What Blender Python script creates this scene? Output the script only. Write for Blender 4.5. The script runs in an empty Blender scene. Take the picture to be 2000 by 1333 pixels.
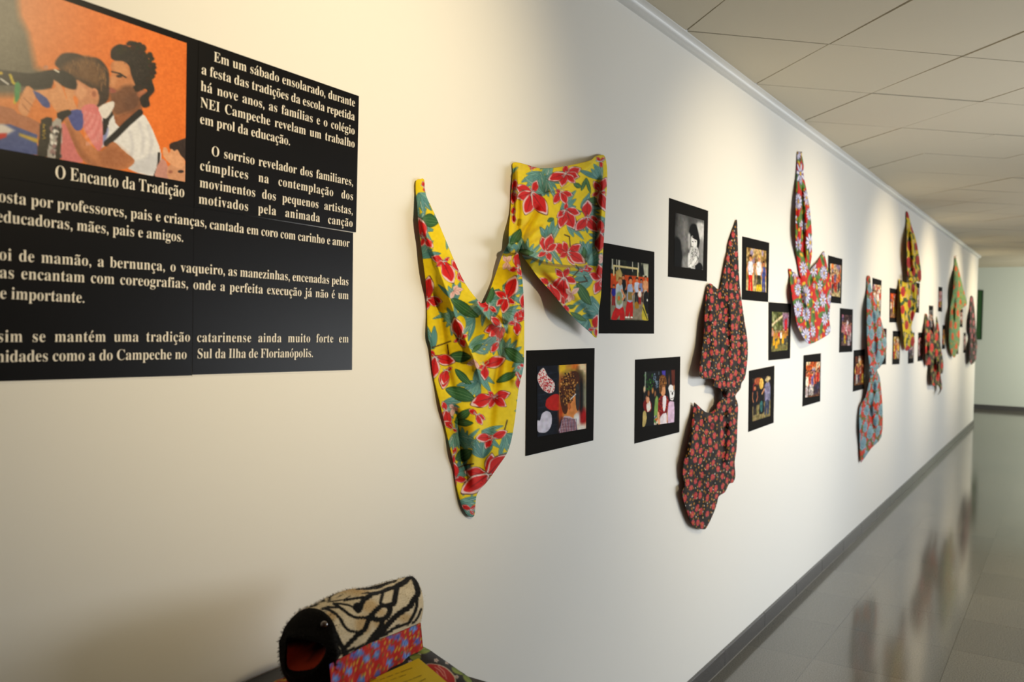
import bpy, bmesh, math, random
import numpy as np
from mathutils import Vector, Matrix

C = bpy.context.scene.collection
scene = bpy.context.scene

# ------------------------------------------------------------------ camera
FPX, YAW, PITCH, ROLL = 1687.66, .5767, .0275, .0176
D = 1.3                                   # camera to display wall
CAM = np.array([D, 0.0, 1.2071 * D])
_c, _s = math.cos(YAW), math.sin(YAW)
_F = np.array([-_s, _c, 0]); _R = np.array([_c, _s, 0]); _U = np.array([0, 0, 1.0])
F2 = _F * math.cos(PITCH) - _U * math.sin(PITCH)
_U2 = _U * math.cos(PITCH) + _F * math.sin(PITCH)
R3 = _R * math.cos(ROLL) + _U2 * math.sin(ROLL)
U3 = _U2 * math.cos(ROLL) - _R * math.sin(ROLL)
cam = bpy.data.cameras.new('camera')
cam.sensor_width = 36; cam.lens = FPX / 2000 * 36
cam.clip_start = .05; cam.clip_end = 100
cam.dof.use_dof = True; cam.dof.focus_distance = 2.3; cam.dof.aperture_fstop = 4.2
cam_o = bpy.data.objects.new('camera', cam); C.objects.link(cam_o)
M = Matrix(((R3[0], U3[0], -F2[0]), (R3[1], U3[1], -F2[1]), (R3[2], U3[2], -F2[2])))
cam_o.matrix_world = Matrix.Translation(Vector(CAM)) @ M.to_4x4()
scene.camera = cam_o

# ------------------------------------------------------------------ view, world, lights
scene.view_settings.view_transform = 'Standard'
scene.view_settings.look = 'None'
scene.view_settings.gamma = 1
scene.view_settings.exposure = 0.5
world = bpy.data.worlds.new('world'); scene.world = world; world.use_nodes = True
world.node_tree.nodes['Background'].inputs[0].default_value = (.75, .85, 1, 1)
world.node_tree.nodes['Background'].inputs[1].default_value = .6

def lamp(name, kind, loc, target, power, color, **kw):
    l = bpy.data.lights.new(name, kind); l.energy = power; l.color = color
    for k, v in kw.items(): setattr(l, k, v)
    o = bpy.data.objects.new(name, l); C.objects.link(o); o.location = loc
    o.rotation_euler = (Vector(target) - Vector(loc)).to_track_quat('-Z', 'Y').to_euler()
    return o
WARM = (1, .82, .52)
# track spotlights, aimed at the display wall
for (y, p, tz) in ((-.9, 38, 1.9), (1.3, 92, 1.94), (3.75, 64, 1.7), (5.15, 56, 1.7), (7.5, 86, 1.68), (9.95, 106, 1.68), (12.5, 108, 1.68), (14.6, 80, 1.7)):
    lamp('track_spotlight', 'SPOT', (1.75, y, 2.56), (0, y + .03, tz), p * 1.05, WARM, spot_size=math.radians(68), spot_blend=1.0, shadow_soft_size=.06)
# added low fill for the wall, as daylight from invented unseen windows
for y, p in ((4.9, 54), (8.6, 28), (11.6, 24)):
    lamp('window_daylight', 'AREA', (3.0, y, 1.02), (0, y - 2.2, .5), p, (.93, .97, 1), shape='RECTANGLE', size=3.0, size_y=1.0)
lamp('lobby_daylight', 'AREA', (2.95, 16.6, 1.3), (-.6, 17.9, .9), 74, (.97, .96, .84), shape='RECTANGLE', size=1.6, size_y=1.5)  # unseen lobby source, added to light the end wall

# ------------------------------------------------------------------ geometry of rays
def ray(px, py):
    px = np.asarray(px, float); py = np.asarray(py, float)
    return F2 + R3 * ((px - 1000) / FPX)[..., None] - U3 * ((py - 666.5) / FPX)[..., None]
def at_x(px, py, x=0.0):
    d = ray(px, py); t = (np.asarray(x) - CAM[0]) / d[..., 0]; return CAM + d * t[..., None]
def at_y(px, py, y):
    d = ray(px, py); t = (np.asarray(y) - CAM[1]) / d[..., 1]; return CAM + d * t[..., None]
def at_z(px, py, z=0.0):
    d = ray(px, py); t = (np.asarray(z) - CAM[2]) / d[..., 2]; return CAM + d * t[..., None]
def at_plane(px, py, p0, n):
    d = ray(px, py); t = ((np.asarray(p0) - CAM) @ np.asarray(n)) / (d @ np.asarray(n)); return CAM + d * t[..., None]
def zoomed(pts, x0, y0, s):
    return [(x0 + a / s, y0 + b / s) for a, b in pts]

# ------------------------------------------------------------------ helpers
def lin(c):
    c = np.asarray(c, float) / 255.0
    return np.where(c <= .04045, c / 12.92, ((c + .055) / 1.055) ** 2.4)
def rgba(c): return tuple(lin(c)) + (1.0,)
def tag(o, label, cat, group=None):
    o['label'] = label; o['category'] = cat
    if group: o['group'] = group
    return o
def empty(name, loc):
    o = bpy.data.objects.new(name, None); C.objects.link(o); o.location = loc; o.empty_display_size = .05
    return o
def link(name, me, mat=None, parent=None, smooth=False):
    o = bpy.data.objects.new(name, me); C.objects.link(o)
    if mat: me.materials.append(mat)
    if parent is not None:
        o.parent = parent
        if parent.type == 'EMPTY': o.location = -parent.location      # mesh data is in world coordinates
    if smooth: me.polygons.foreach_set('use_smooth', [True] * len(me.polygons))
    return o
def mesh(name, verts, faces, mat=None, parent=None, smooth=False, cols=None):
    me = bpy.data.meshes.new(name)
    me.from_pydata([tuple(v) for v in verts], [], [tuple(int(i) for i in f) for f in faces]); me.update()
    if cols is not None:
        a = me.color_attributes.new('print', 'FLOAT_COLOR', 'POINT')
        cc = np.ones((len(verts), 4), np.float32); cc[:, :3] = lin(cols)
        a.data.foreach_set('color', cc.ravel())
    return link(name, me, mat, parent, smooth)
class B:
    """collects boxes / tubes / lofts into one mesh"""
    def __init__(s): s.v = []; s.f = []
    def box(s, a, b):
        n = len(s.v); x0, y0, z0 = a; x1, y1, z1 = b
        s.v += [(x0,y0,z0),(x1,y0,z0),(x1,y1,z0),(x0,y1,z0),(x0,y0,z1),(x1,y0,z1),(x1,y1,z1),(x0,y1,z1)]
        s.f += [tuple(n+i for i in q) for q in ((3,2,1,0),(4,5,6,7),(0,1,5,4),(1,2,6,5),(2,3,7,6),(3,0,4,7))]
        return s
    def prism(s, prof, y0, y1):           # profile in (x,z) pushed along y
        n = len(s.v); k = len(prof)
        s.v += [(x, y0, z) for x, z in prof] + [(x, y1, z) for x, z in prof]
        s.f += [(n+i, n+(i+1) % k, n+k+(i+1) % k, n+k+i) for i in range(k)]
        s.f += [tuple(n+i for i in reversed(range(k))), tuple(n+k+i for i in range(k))]
        return s
    def rings(s, rs, cap0=False, cap1=False, closed=True):
        n = len(s.v); k = len(rs[0])
        for r in rs: s.v += [tuple(p) for p in r]
        for i in range(len(rs)-1):
            for j in range(k if closed else k-1):
                a = n+i*k+j; b = n+i*k+(j+1) % k
                s.f.append((a, b, b+k, a+k))
        if cap0: s.f.append(tuple(n+j for j in reversed(range(k))))
        if cap1: s.f.append(tuple(n+(len(rs)-1)*k+j for j in range(k)))
        return s
    def build(s, name, mat, parent=None, smooth=False, bevel=0):
        o = mesh(name, s.v, s.f, mat, parent, smooth)
        bm = bmesh.new(); bm.from_mesh(o.data); bmesh.ops.recalc_face_normals(bm, faces=bm.faces); bm.to_mesh(o.data); bm.free()
        if bevel:
            m = o.modifiers.new('bevel', 'BEVEL'); m.width = bevel; m.segments = 2; m.limit_method = 'ANGLE'
        return o
def structure(o): o['kind'] = 'structure'; return o

# ------------------------------------------------------------------ materials
def material(name, col=None, rough=.6, spec=.5, attr=False, metal=0, coat=0, sheen=0, transl=0):
    m = bpy.data.materials.new(name); m.use_nodes = True; nt = m.node_tree
    p = nt.nodes['Principled BSDF']
    p.inputs['Roughness'].default_value = rough; p.inputs['Specular IOR Level'].default_value = spec
    p.inputs['Metallic'].default_value = metal; p.inputs['Coat Weight'].default_value = coat
    p.inputs['Sheen Weight'].default_value = sheen
    if col is not None: p.inputs['Base Color'].default_value = rgba(col)
    if attr:
        a = nt.nodes.new('ShaderNodeVertexColor'); a.layer_name = 'print'
        nt.links.new(a.outputs[0], p.inputs['Base Color'])
        if transl:
            t = nt.nodes.new('ShaderNodeBsdfTranslucent'); nt.links.new(a.outputs[0], t.inputs[0])
            mx = nt.nodes.new('ShaderNodeMixShader'); mx.inputs[0].default_value = transl
            nt.links.new(p.outputs[0], mx.inputs[1]); nt.links.new(t.outputs[0], mx.inputs[2])
            nt.links.new(mx.outputs[0], nt.nodes['Material Output'].inputs[0])
    return m
def noise_bump(m, scale, strength, dist=.001, detail=3):
    nt = m.node_tree; p = nt.nodes['Principled BSDF']
    tc = nt.nodes.new('ShaderNodeTexCoord'); n = nt.nodes.new('ShaderNodeTexNoise')
    n.inputs['Scale'].default_value = scale; n.inputs['Detail'].default_value = detail
    b = nt.nodes.new('ShaderNodeBump'); b.inputs['Strength'].default_value = strength; b.inputs['Distance'].default_value = dist
    nt.links.new(tc.outputs['Object'], n.inputs['Vector']); nt.links.new(n.outputs[0], b.inputs['Height']); nt.links.new(b.outputs[0], p.inputs['Normal'])
    return m
def mottle(m, c1, c2, scale, lo=.35, hi=.65, detail=4):
    nt = m.node_tree; p = nt.nodes['Principled BSDF']
    tc = nt.nodes.new('ShaderNodeTexCoord'); n = nt.nodes.new('ShaderNodeTexNoise')
    n.inputs['Scale'].default_value = scale; n.inputs['Detail'].default_value = detail
    r = nt.nodes.new('ShaderNodeValToRGB'); r.color_ramp.elements[0].position = lo; r.color_ramp.elements[1].position = hi
    r.color_ramp.elements[0].color = rgba(c1); r.color_ramp.elements[1].color = rgba(c2)
    nt.links.new(tc.outputs['Object'], n.inputs['Vector']); nt.links.new(n.outputs[0], r.inputs[0]); nt.links.new(r.outputs[0], p.inputs['Base Color'])
    return r
WALL = noise_bump(material('white_wall_paint', (232, 229, 221), .55, .3), 90, .08)
ENDW = noise_bump(material('pale_green_wall_paint', (206, 212, 200), .6, .3), 60, .06)
CEIL = noise_bump(material('ceiling_tile_board', (200, 190, 168), .85, .15), 140, .15)
GAP = material('ceiling_gap', (70, 66, 58), .9, .1)
COVE = material('painted_metal_cove', (208, 207, 202), .35, .5)
CARD = noise_bump(material('black_card', (21, 19, 17), .9, .08), 400, .1)
SHEET = material('black_satin_print', (15, 14, 15), .32, .12)
SHEETPHOTO = material('satin_photo_print', attr=True, rough=.34, spec=.3)
PAPER = material('white_paper_edge', (235, 232, 224), .6, .3)
INK = material('white_lettering', (238, 230, 214), .45, .4)
PHOTO = material('matte_photo_print', attr=True, rough=.7, spec=.06)
FABRIC = material('printed_cotton', attr=True, rough=.8, spec=.12, sheen=.15, transl=.10)
noise_bump(FABRIC, 700, .12, .0006)

def stone(name, c1, c2, rough, tile=False):
    m = material(name, c1, rough, .5); nt = m.node_tree; p = nt.nodes['Principled BSDF']; L = nt.links.new
    r = mottle(m, c1, c2, 190, .32, .7, 6)
    tc = nt.nodes.new('ShaderNodeTexCoord')
    if tile:
        br = nt.nodes.new('ShaderNodeTexBrick'); br.offset = 0; br.inputs['Scale'].default_value = 1
        br.inputs['Mortar Size'].default_value = .0016; br.inputs['Mortar Smooth'].default_value = .3
        br.inputs['Brick Width'].default_value = .525; br.inputs['Row Height'].default_value = .525
        br.inputs['Color1'].default_value = (.86, .86, .84, 1); br.inputs['Color2'].default_value = (1.1, 1.08, 1.03, 1)
        br.inputs['Mortar'].default_value = (.34, .33, .32, 1)
        mp = nt.nodes.new('ShaderNodeMapping'); mp.inputs['Location'].default_value = (-.325, -.445, 0)
        L(tc.outputs['Object'], mp.inputs[0]); L(mp.outputs[0], br.inputs['Vector'])
        mul = nt.nodes.new('ShaderNodeMixRGB'); mul.blend_type = 'MULTIPLY'; mul.inputs[0].default_value = 1
        L(r.outputs[0], mul.inputs[1]); L(br.outputs['Color'], mul.inputs[2]); L(mul.outputs[0], p.inputs['Base Color'])
        n2 = nt.nodes.new('ShaderNodeTexNoise'); n2.inputs['Scale'].default_value = 1.3
        mr = nt.nodes.new('ShaderNodeMapRange'); mr.inputs['To Min'].default_value = rough * .8; mr.inputs['To Max'].default_value = rough * 1.35
        L(tc.outputs['Object'], n2.inputs['Vector']); L(n2.outputs[0], mr.inputs[0]); L(mr.outputs[0], p.inputs['Roughness'])
    return m
FLOOR = stone('polished_grey_granite', (80, 78, 71), (124, 120, 110), .1, True)
BASE = stone('dark_granite_skirting', (58, 56, 55), (92, 90, 87), .3)

# ------------------------------------------------------------------ the corridor
ZC = .839 * D + CAM[2]                    # ceiling height
YEND = 15.42                              # where the display wall ends
YB = 18.42
XR = 3.1
structure(B().box((-.16, -4, 0), (0, YEND, ZC + .05)).build('wall_left', WALL, bevel=.006))
structure(B().box((-4.2, YB, 0), (XR + .2, YB + .15, ZC + .05)).build('wall_end', ENDW))
structure(B().box((-4.2, -4.15, 0), (XR + .2, -4, ZC + .05)).build('wall_back', WALL))
structure(B().box((-4.35, 15.0, 0), (-4.2, YB, ZC + .05)).build('wall_lobby', ENDW))
wr = B()
wins = [(3.4, 6.5), (7.1, 10.1), (10.4, 13.1), (15.8, 17.4)]
z0, z1 = .45, 2.3  # unseen windows are invented; the low sill suits the added fill lamps
wr.box((XR, -4, 0), (XR + .15, YB, z0)); wr.box((XR, -4, z1), (XR + .15, YB, ZC + .05))
ys = [-4] + [v for w in wins for v in w] + [YB]
for i in range(0, len(ys), 2): wr.box((XR, ys[i], z0), (XR + .15, ys[i+1], z1))
structure(wr.build('wall_right', noise_bump(material('grey_wall_paint', (172, 170, 163), .6, .3), 90, .08)))
ALU = material('grey_window_aluminium', (150, 152, 152), .4, .5, metal=.6)
GLASS = bpy.data.materials.new('window_glass'); GLASS.use_nodes = True
_nt = GLASS.node_tree; _t = _nt.nodes.new('ShaderNodeBsdfTransparent'); _g = _nt.nodes.new('ShaderNodeBsdfGlossy'); _g.inputs['Roughness'].default_value = .02
_mx = _nt.nodes.new('ShaderNodeMixShader'); _mx.inputs[0].default_value = .08
_nt.links.new(_t.outputs[0], _mx.inputs[1]); _nt.links.new(_g.outputs[0], _mx.inputs[2]); _nt.links.new(_mx.outputs[0], _nt.nodes['Material Output'].inputs[0])
for k, (a, b) in enumerate(wins):
    e = structure(empty('window_%d' % (k + 1), (XR, (a + b) / 2, z0)))
    fr = B(); t = .045
    fr.box((XR + .04, a, z0), (XR + .1, b, z0 + t)).box((XR + .04, a, z1 - t), (XR + .1, b, z1))
    for y in (a, (a + b) / 2 - t / 2, b - t): fr.box((XR + .04, y, z0 + t), (XR + .1, y + t, z1 - t))
    fr.build('window_frame', ALU, e)
    B().box((XR + .065, a + t, z0 + t), (XR + .071, b - t, z1 - t)).build('window_pane', GLASS, e)
structure(B().box((-4.2, -4, -.1), (XR, YB, 0)).build('floor', FLOOR))
# ceiling: boards lying at 45 degrees to the wall in a narrow-gap grid
PIT = .651 * D                            # diagonal of one board
SIDE = PIT / math.sqrt(2)
X0, Y0 = .03 * D, 2.387 * D
random.seed(4)
cv = B()
gap = .008
for i in range(-34, 34):
    for j in range(-34, 34):
        cx = X0 + (i + .5 - (j + .5)) * PIT / 2; cy = Y0 + (i + .5 + (j + .5)) * PIT / 2
        if not (-.75 < cx < XR + .5 and -4.4 < cy < YB + .5) and not (cy > 14.6 and -4.6 < cx < XR + .5 and cy < YB + .5): continue
        h = SIDE / 2 - gap / 2
        tz = random.uniform(-.0012, .0012); tx = random.uniform(-.0012, .0012); ty = random.uniform(-.0012, .0012)
        q = []
        for a, b in ((-h, -h), (h, -h), (h, h), (-h, h)):
            q.append((cx + (a - b) / math.sqrt(2), cy + (a + b) / math.sqrt(2), tz + tx * a / h + ty * b / h))
        n = len(cv.v)
        cv.v += [(x, y, ZC + z) for x, y, z in q] + [(x, y, ZC + .02) for x, y, z in q]
        cv.f += [tuple(n + k for k in f) for f in ((0, 1, 2, 3), (7, 6, 5, 4), (0, 4, 5, 1), (1, 5, 6, 2), (2, 6, 7, 3), (3, 7, 4, 0))]
ce = structure(cv.build('ceiling', CEIL))
ce.data.materials.append(GAP)
bm = bmesh.new(); bm.from_mesh(ce.data)
f0 = bm.faces.new([bm.verts.new(p) for p in ((-4.5, -4.3, ZC + .009), (-4.5, YB + .3, ZC + .009), (XR + .4, YB + .3, ZC + .009), (XR + .4, -4.3, ZC + .009))]); f0.material_index = 1
bm.to_mesh(ce.data); bm.free()
structure(B().box((-4.6, -4.4, ZC + .03), (XR + .4, YB + .4, ZC + .15)).build('ceiling_slab', GAP))
# painted cove between wall and ceiling
zr = .8105 * D + CAM[2]
prof = [(-.005, zr)]
for k in range(13):
    a = k / 12 * math.pi / 2
    prof.append((.004 + .036 * math.sin(a) ** .8, ZC - .002 - (ZC - zr - .002) * math.cos(a) ** .8))
prof += [(.044, ZC + .006), (-.005, ZC + .006)]
cov = structure(B().prism(prof, -4, YEND).build('trim_ceiling_cove', COVE, smooth=False))
# granite skirting, with its joints
hb = .0571 * D
for nm, segs in (('baseboard_left', None),):
    bb = B(); y = -4.0; random.seed(2)
    while y < YEND:
        y2 = min(y + .6, YEND)
        bb.box((0, y + .0012, 0), (.014, y2 - .0012, hb + random.uniform(-.001, .001))); y = y2
    structure(bb.build(nm, BASE, bevel=.002))
structure(B().box((-4.2, YB - .014, 0), (XR, YB, .085)).build('baseboard_end', BASE))
structure(B().box((-.16, YEND, 0), (.0, YEND + .014, hb)).build('baseboard_corner', BASE))
# thin pale joint along the skirting
structure(B().box((.014, -4, 0), (.0165, YEND, .0015)).build('trim_floor_joint', material('pale_grout', (150, 146, 138), .7)))

# ------------------------------------------------------------------ painter for the printed things
class Canvas:
    def __init__(s, x0, y0, x1, y1, step, col):
        s.x0, s.y0, s.st = x0, y0, step
        s.w = int(math.ceil((x1 - x0) / step)) + 1; s.h = int(math.ceil((y1 - y0) / step)) + 1
        s.a = np.empty((s.h, s.w, 3)); s.a[:] = col
    def _win(s, xa, ya, xb, yb):
        i0 = max(0, int((xa - s.x0) / s.st)); i1 = min(s.w, int((xb - s.x0) / s.st) + 2)
        j0 = max(0, int((ya - s.y0) / s.st)); j1 = min(s.h, int((yb - s.y0) / s.st) + 2)
        if i0 >= i1 or j0 >= j1: return None
        X, Y = np.meshgrid(s.x0 + np.arange(i0, i1) * s.st, s.y0 + np.arange(j0, j1) * s.st)
        return (slice(j0, j1), slice(i0, i1)), X, Y
    def _mix(s, sl, al, col):
        s.a[sl] = s.a[sl] * (1 - al[..., None]) + np.asarray(col, float) * al[..., None]
    def poly(s, pts, col, a=1.0, soft=None, smooth=0):
        p = np.asarray(pts, float)
        if smooth: p = rounded(p, smooth)
        sf = (soft or s.st)
        w = s._win(p[:, 0].min() - sf, p[:, 1].min() - sf, p[:, 0].max() + sf, p[:, 1].max() + sf)
        if w is None: return
        sl, X, Y = w; sd = signed(X, Y, p)
        s._mix(sl, np.clip(.5 + sd / sf, 0, 1) * a, col)
    def ell(s, cx, cy, rx, ry, col, rot=0, a=1.0, soft=None):
        r = max(rx, ry); sf = soft or s.st
        w = s._win(cx - r - sf, cy - r - sf, cx + r + sf, cy + r + sf)
        if w is None: return
        sl, X, Y = w; c, q = math.cos(rot), math.sin(rot)
        u = ((X - cx) * c + (Y - cy) * q) / rx; v = (-(X - cx) * q + (Y - cy) * c) / ry
        d = (1 - np.sqrt(u * u + v * v)) * min(rx, ry)
        s._mix(sl, np.clip(.5 + d / sf, 0, 1) * a, col)
    def line(s, pts, wd, col, a=1.0, taper=False, soft=None):
        p = np.asarray(pts, float); sf = soft or s.st
        r = wd + sf
        w = s._win(p[:, 0].min() - r, p[:, 1].min() - r, p[:, 0].max() + r, p[:, 1].max() + r)
        if w is None: return
        sl, X, Y = w; d, t, _ = polydist(X, Y, p)
        hw = wd / 2 * (1 - .85 * t if taper else 1)
        s._mix(sl, np.clip(.5 + (hw - d) / sf, 0, 1) * a, col)
    def noise(s, amp, cells, seed=0):
        s.a += (vnoise(s.h, s.w, cells, seed) * amp)[..., None]
    def get(s, x, y):
        u = np.clip((np.asarray(x) - s.x0) / s.st, 0, s.w - 1.001); v = np.clip((np.asarray(y) - s.y0) / s.st, 0, s.h - 1.001)
        i = u.astype(int); j = v.astype(int); fu = (u - i)[..., None]; fv = (v - j)[..., None]
        A = s.a
        return np.clip((A[j, i] * (1 - fu) + A[j, i+1] * fu) * (1 - fv) + (A[j+1, i] * (1 - fu) + A[j+1, i+1] * fu) * fv, 0, 255)
def rounded(p, n=4, closed=True):
    p = np.asarray(p, float); k = len(p); out = []
    for i in range(k if closed else k - 1):
        if closed: a, b, c, d = p[i-1], p[i], p[(i+1) % k], p[(i+2) % k]
        else: a, b, c, d = p[max(i-1, 0)], p[i], p[i+1], p[min(i+2, k-1)]
        for j in range(n):
            t = j / n
            out.append(.5 * (2*b + (c-a)*t + (2*a-5*b+4*c-d)*t*t + (3*b-a-3*c+d)*t**3))
    if not closed: out.append(p[-1])
    return np.array(out)
def polydist(X, Y, p):
    best = np.full(X.shape, 1e9); tt = np.zeros(X.shape); side = np.zeros(X.shape)
    L = np.r_[0, np.cumsum(np.hypot(*(np.diff(p, axis=0).T)))]; tot = max(L[-1], 1e-9)
    for i in range(len(p) - 1):
        ax, ay = p[i]; dx, dy = p[i+1] - p[i]; l2 = dx*dx + dy*dy + 1e-12
        t = np.clip(((X-ax)*dx + (Y-ay)*dy) / l2, 0, 1)
        ex = X-ax-t*dx; ey = Y-ay-t*dy; d = np.hypot(ex, ey); m = d < best
        best = np.where(m, d, best); tt = np.where(m, (L[i] + t*math.sqrt(l2)) / tot, tt)
        side = np.where(m, np.sign(dx*(Y-ay) - dy*(X-ax)), side)
    return best, tt, side
def signed(X, Y, p):
    q = np.vstack([p, p[:1]]); best = np.full(X.shape, 1e9); ins = np.zeros(X.shape, bool)
    for i in range(len(p)):
        ax, ay = q[i]; bx, by = q[i+1]; dx, dy = bx-ax, by-ay; l2 = dx*dx + dy*dy + 1e-12
        t = np.clip(((X-ax)*dx + (Y-ay)*dy) / l2, 0, 1)
        best = np.minimum(best, (X-ax-t*dx)**2 + (Y-ay-t*dy)**2)
        if ay != by:
            ins ^= ((ay > Y) != (by > Y)) & (X < dx * (Y-ay) / dy + ax)
    d = np.sqrt(best); return np.where(ins, d, -d)
def vnoise(h, w, cells, seed=0, aspect=1.0):
    r = np.random.RandomState(seed); ny = max(2, int(cells)); nx = max(2, int(cells * w / h * aspect))
    g = r.uniform(-1, 1, (ny + 2, nx + 2))
    v = np.linspace(0, ny, h); u = np.linspace(0, nx, w); j = v.astype(int); i = u.astype(int)
    fv = (v-j)[:, None]; fu = (u-i)[None]; fv = fv*fv*(3-2*fv); fu = fu*fu*(3-2*fu)
    G = lambda a, b: g[np.ix_(a, b)]
    return (G(j, i)*(1-fu) + G(j, i+1)*fu)*(1-fv) + (G(j+1, i)*(1-fu) + G(j+1, i+1)*fu)*fv

# ------------------------------------------------------------------ lettering in a bold roman face
def roman(s):
    o = ''
    for ch in s:
        if 'a' <= ch <= 'z': o += chr(0x1D41A + ord(ch) - 97)
        elif 'A' <= ch <= 'Z': o += chr(0x1D400 + ord(ch) - 65)
        else: o += ch
    return o
ACC = {'á': ('a', 1), 'é': ('e', 1), 'í': ('i', 1), 'ó': ('o', 1), 'ú': ('u', 1), 'ã': ('a', 2), 'õ': ('o', 2), 'ç': ('c', 3)}
_gl = {}
def glyph(ch, thin=-.007):
    if ch in _gl: return _gl[ch]
    base, acc = ACC.get(ch, (ch, 0))
    def meshof(txt, off):
        c = bpy.data.curves.new('tmp', 'FONT'); c.body = txt; c.size = 1; c.offset = off; c.resolution_u = 4
        o = bpy.data.objects.new('tmp', c); C.objects.link(o); bpy.context.view_layer.update()
        m = o.evaluated_get(bpy.context.evaluated_depsgraph_get()).to_mesh()
        v = np.array([x.co[:] for x in m.vertices]).reshape(-1, 3); f = [tuple(q.vertices) for q in m.polygons]
        bpy.data.objects.remove(o); bpy.data.curves.remove(c)
        return v, f
    v, f = meshof(roman(base), thin if base not in ',.' else 0)
    vn, _ = meshof(roman(base + 'l'), 0); vl, _ = meshof(roman('l'), 0)
    adv = vn[:, 0].max() - vl[:, 0].max()
    if base not in ',.': v[:, 1] *= 1.0
    v = [tuple(p[:2]) for p in v]
    if acc:
        xs = [p[0] for p in v]; cx = (min(xs) + max(xs)) / 2
        def stroke(pts, w):
            n = len(v); p = np.array(pts)
            for k in range(len(p)):
                t = p[min(k+1, len(p)-1)] - p[max(k-1, 0)]; t = t / np.hypot(*t); nn = np.array((-t[1], t[0])) * w[k] / 2
                v.append(tuple(p[k] + nn)); v.append(tuple(p[k] - nn))
            for k in range(len(p) - 1): f.append((n+2*k, n+2*k+1, n+2*k+3, n+2*k+2))
        if base == 'i':                    # no dot under the accent
            keep = [k for k, p in enumerate(v) if p[1] < .5]; mp = {k: i for i, k in enumerate(keep)}
            f = [tuple(mp[i] for i in q) for q in f if all(i in mp for i in q)]; v = [v[k] for k in keep]
        if acc == 1: stroke([(cx - .04, .53), (cx + .03, .61), (cx + .1, .69)], [.035, .07, .1])
        if acc == 2: stroke([(cx - .16, .54), (cx - .11, .605), (cx - .04, .61), (cx + .05, .565), (cx + .12, .575), (cx + .165, .645)], [.03, .06, .075, .075, .06, .03])
        if acc == 3: stroke([(cx + .01, .0), (cx - .01, -.07), (cx + .07, -.1), (cx + .07, -.16), (cx - .0, -.2), (cx - .1, -.185)], [.05, .05, .06, .07, .06, .03])
    _gl[ch] = (v, f, adv)
    return _gl[ch]
def lettering(name, rows, parent, mat=INK, x=.0015):
    """rows: (text, (px,py) at the left baseline end, (px,py) at the right end or None, em size, squeeze, align)"""
    V = []; Fc = []
    for text, pl, pr, em, sq in rows:
        a = at_x(*pl, x)[1:] if pl else None; b = at_x(*pr, x)[1:] if pr else None
        place_row(V, Fc, text, a, b, em, sq)
    return mesh(name, [(x, p[0], p[1]) for p in V], Fc, mat, parent)
def place_row(V, Fc, text, a, b, em, sq):
    d = np.array(b) - np.array(a); W = float(np.hypot(*d)); d = d / W; up = np.array((-d[1], d[0]))
    SP = .25
    nat = sum((SP if ch == ' ' else glyph(ch)[2]) for ch in text) * em * sq
    nsp = text.count(' '); nch = len(text) - 1
    slack = W - nat; sx = sq
    if slack < 0: sx = sq * W / nat; slack = 0
    ws = slack * .62 / max(nsp, 1) if nsp else 0
    tr = (slack - ws * nsp) / max(nch, 1)
    pen = 0.0
    for ch in text:
        if ch == ' ': pen += SP * em * sx + ws + tr; continue
        gv, gf, adv = glyph(ch); n = len(V)
        for gx, gy in gv: V.append(np.array(a) + d * (pen + gx * em * sx) + up * gy * em)
        Fc.extend(tuple(n + i for i in q) for q in gf)
        pen += adv * em * sx + tr

# ------------------------------------------------------------------ wall panel: four sheets taped edge to edge
def sheet_slab(name, pts, x0, x1, mat, parent):
    """thin flat sheet from its (y,z) corners"""
    n = len(pts)
    v = [(x0, y, z) for y, z in pts] + [(x1, y, z) for y, z in pts]
    f = [tuple(range(n, 2*n)), tuple(reversed(range(n)))] + [(i, (i+1) % n, n + (i+1) % n, n + i) for i in range(n)]
    o = mesh(name, v, f, mat, parent)
    bm = bmesh.new(); bm.from_mesh(o.data); bmesh.ops.recalc_face_normals(bm, faces=bm.faces); bm.to_mesh(o.data); bm.free()
    return o
yz = lambda px, py, x=.0: tuple(at_x(px, py, x)[1:])
def toward(p, q, y):                       # extend the line q->p to the given y
    t = (y - q[0]) / (p[0] - q[0]); return (y, q[1] + (p[1] - q[1]) * t)
YL = .17
tl = [yz(159, 0), yz(387, 79), yz(378, 405), yz(0, 346)]
g1 = empty('photo_sheet', (.001, .6, tl[3][1]))
sheet_slab('sheet', [toward(tl[0], tl[1], YL), tl[1], tl[2], toward(tl[3], tl[2], YL)], .0, .0016, SHEET, g1)
tag(g1, 'black sheet with large orange photograph and caption, upper left of the wall panel', 'poster', 'sheets of the black text panel')
g2 = empty('text_sheet', (.001, 1.15, 1.8))
sheet_slab('sheet', [yz(387, 79), yz(699.6, 188), yz(694, 454), yz(378, 404.5)], .0, .0022, SHEET, g2)
tag(g2, 'black sheet with two white paragraphs, right of the orange photograph', 'poster', 'sheets of the black text panel')
g3 = empty('text_sheet', (.001, .6, 1.46))
a_, b_, c_, d_ = yz(0, 346), yz(378, 405), yz(374, 734), yz(0, 745.5)
sheet_slab('sheet', [toward(a_, b_, YL), b_, c_, toward(d_, c_, YL)], .0, .0010, SHEET, g3)
tag(g3, 'black lower left sheet of white text, directly under the orange photograph caption', 'poster', 'sheets of the black text panel')
g4 = empty('text_sheet', (.001, 1.15, 1.46))
sheet_slab('sheet', [yz(378, 404), yz(688.8, 455), yz(686.8, 723), yz(375, 732.5)], .0, .0013, SHEET, g4)
tag(g4, 'black lower right sheet of white text, its last line ending in an island name', 'poster', 'sheets of the black text panel')
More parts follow.
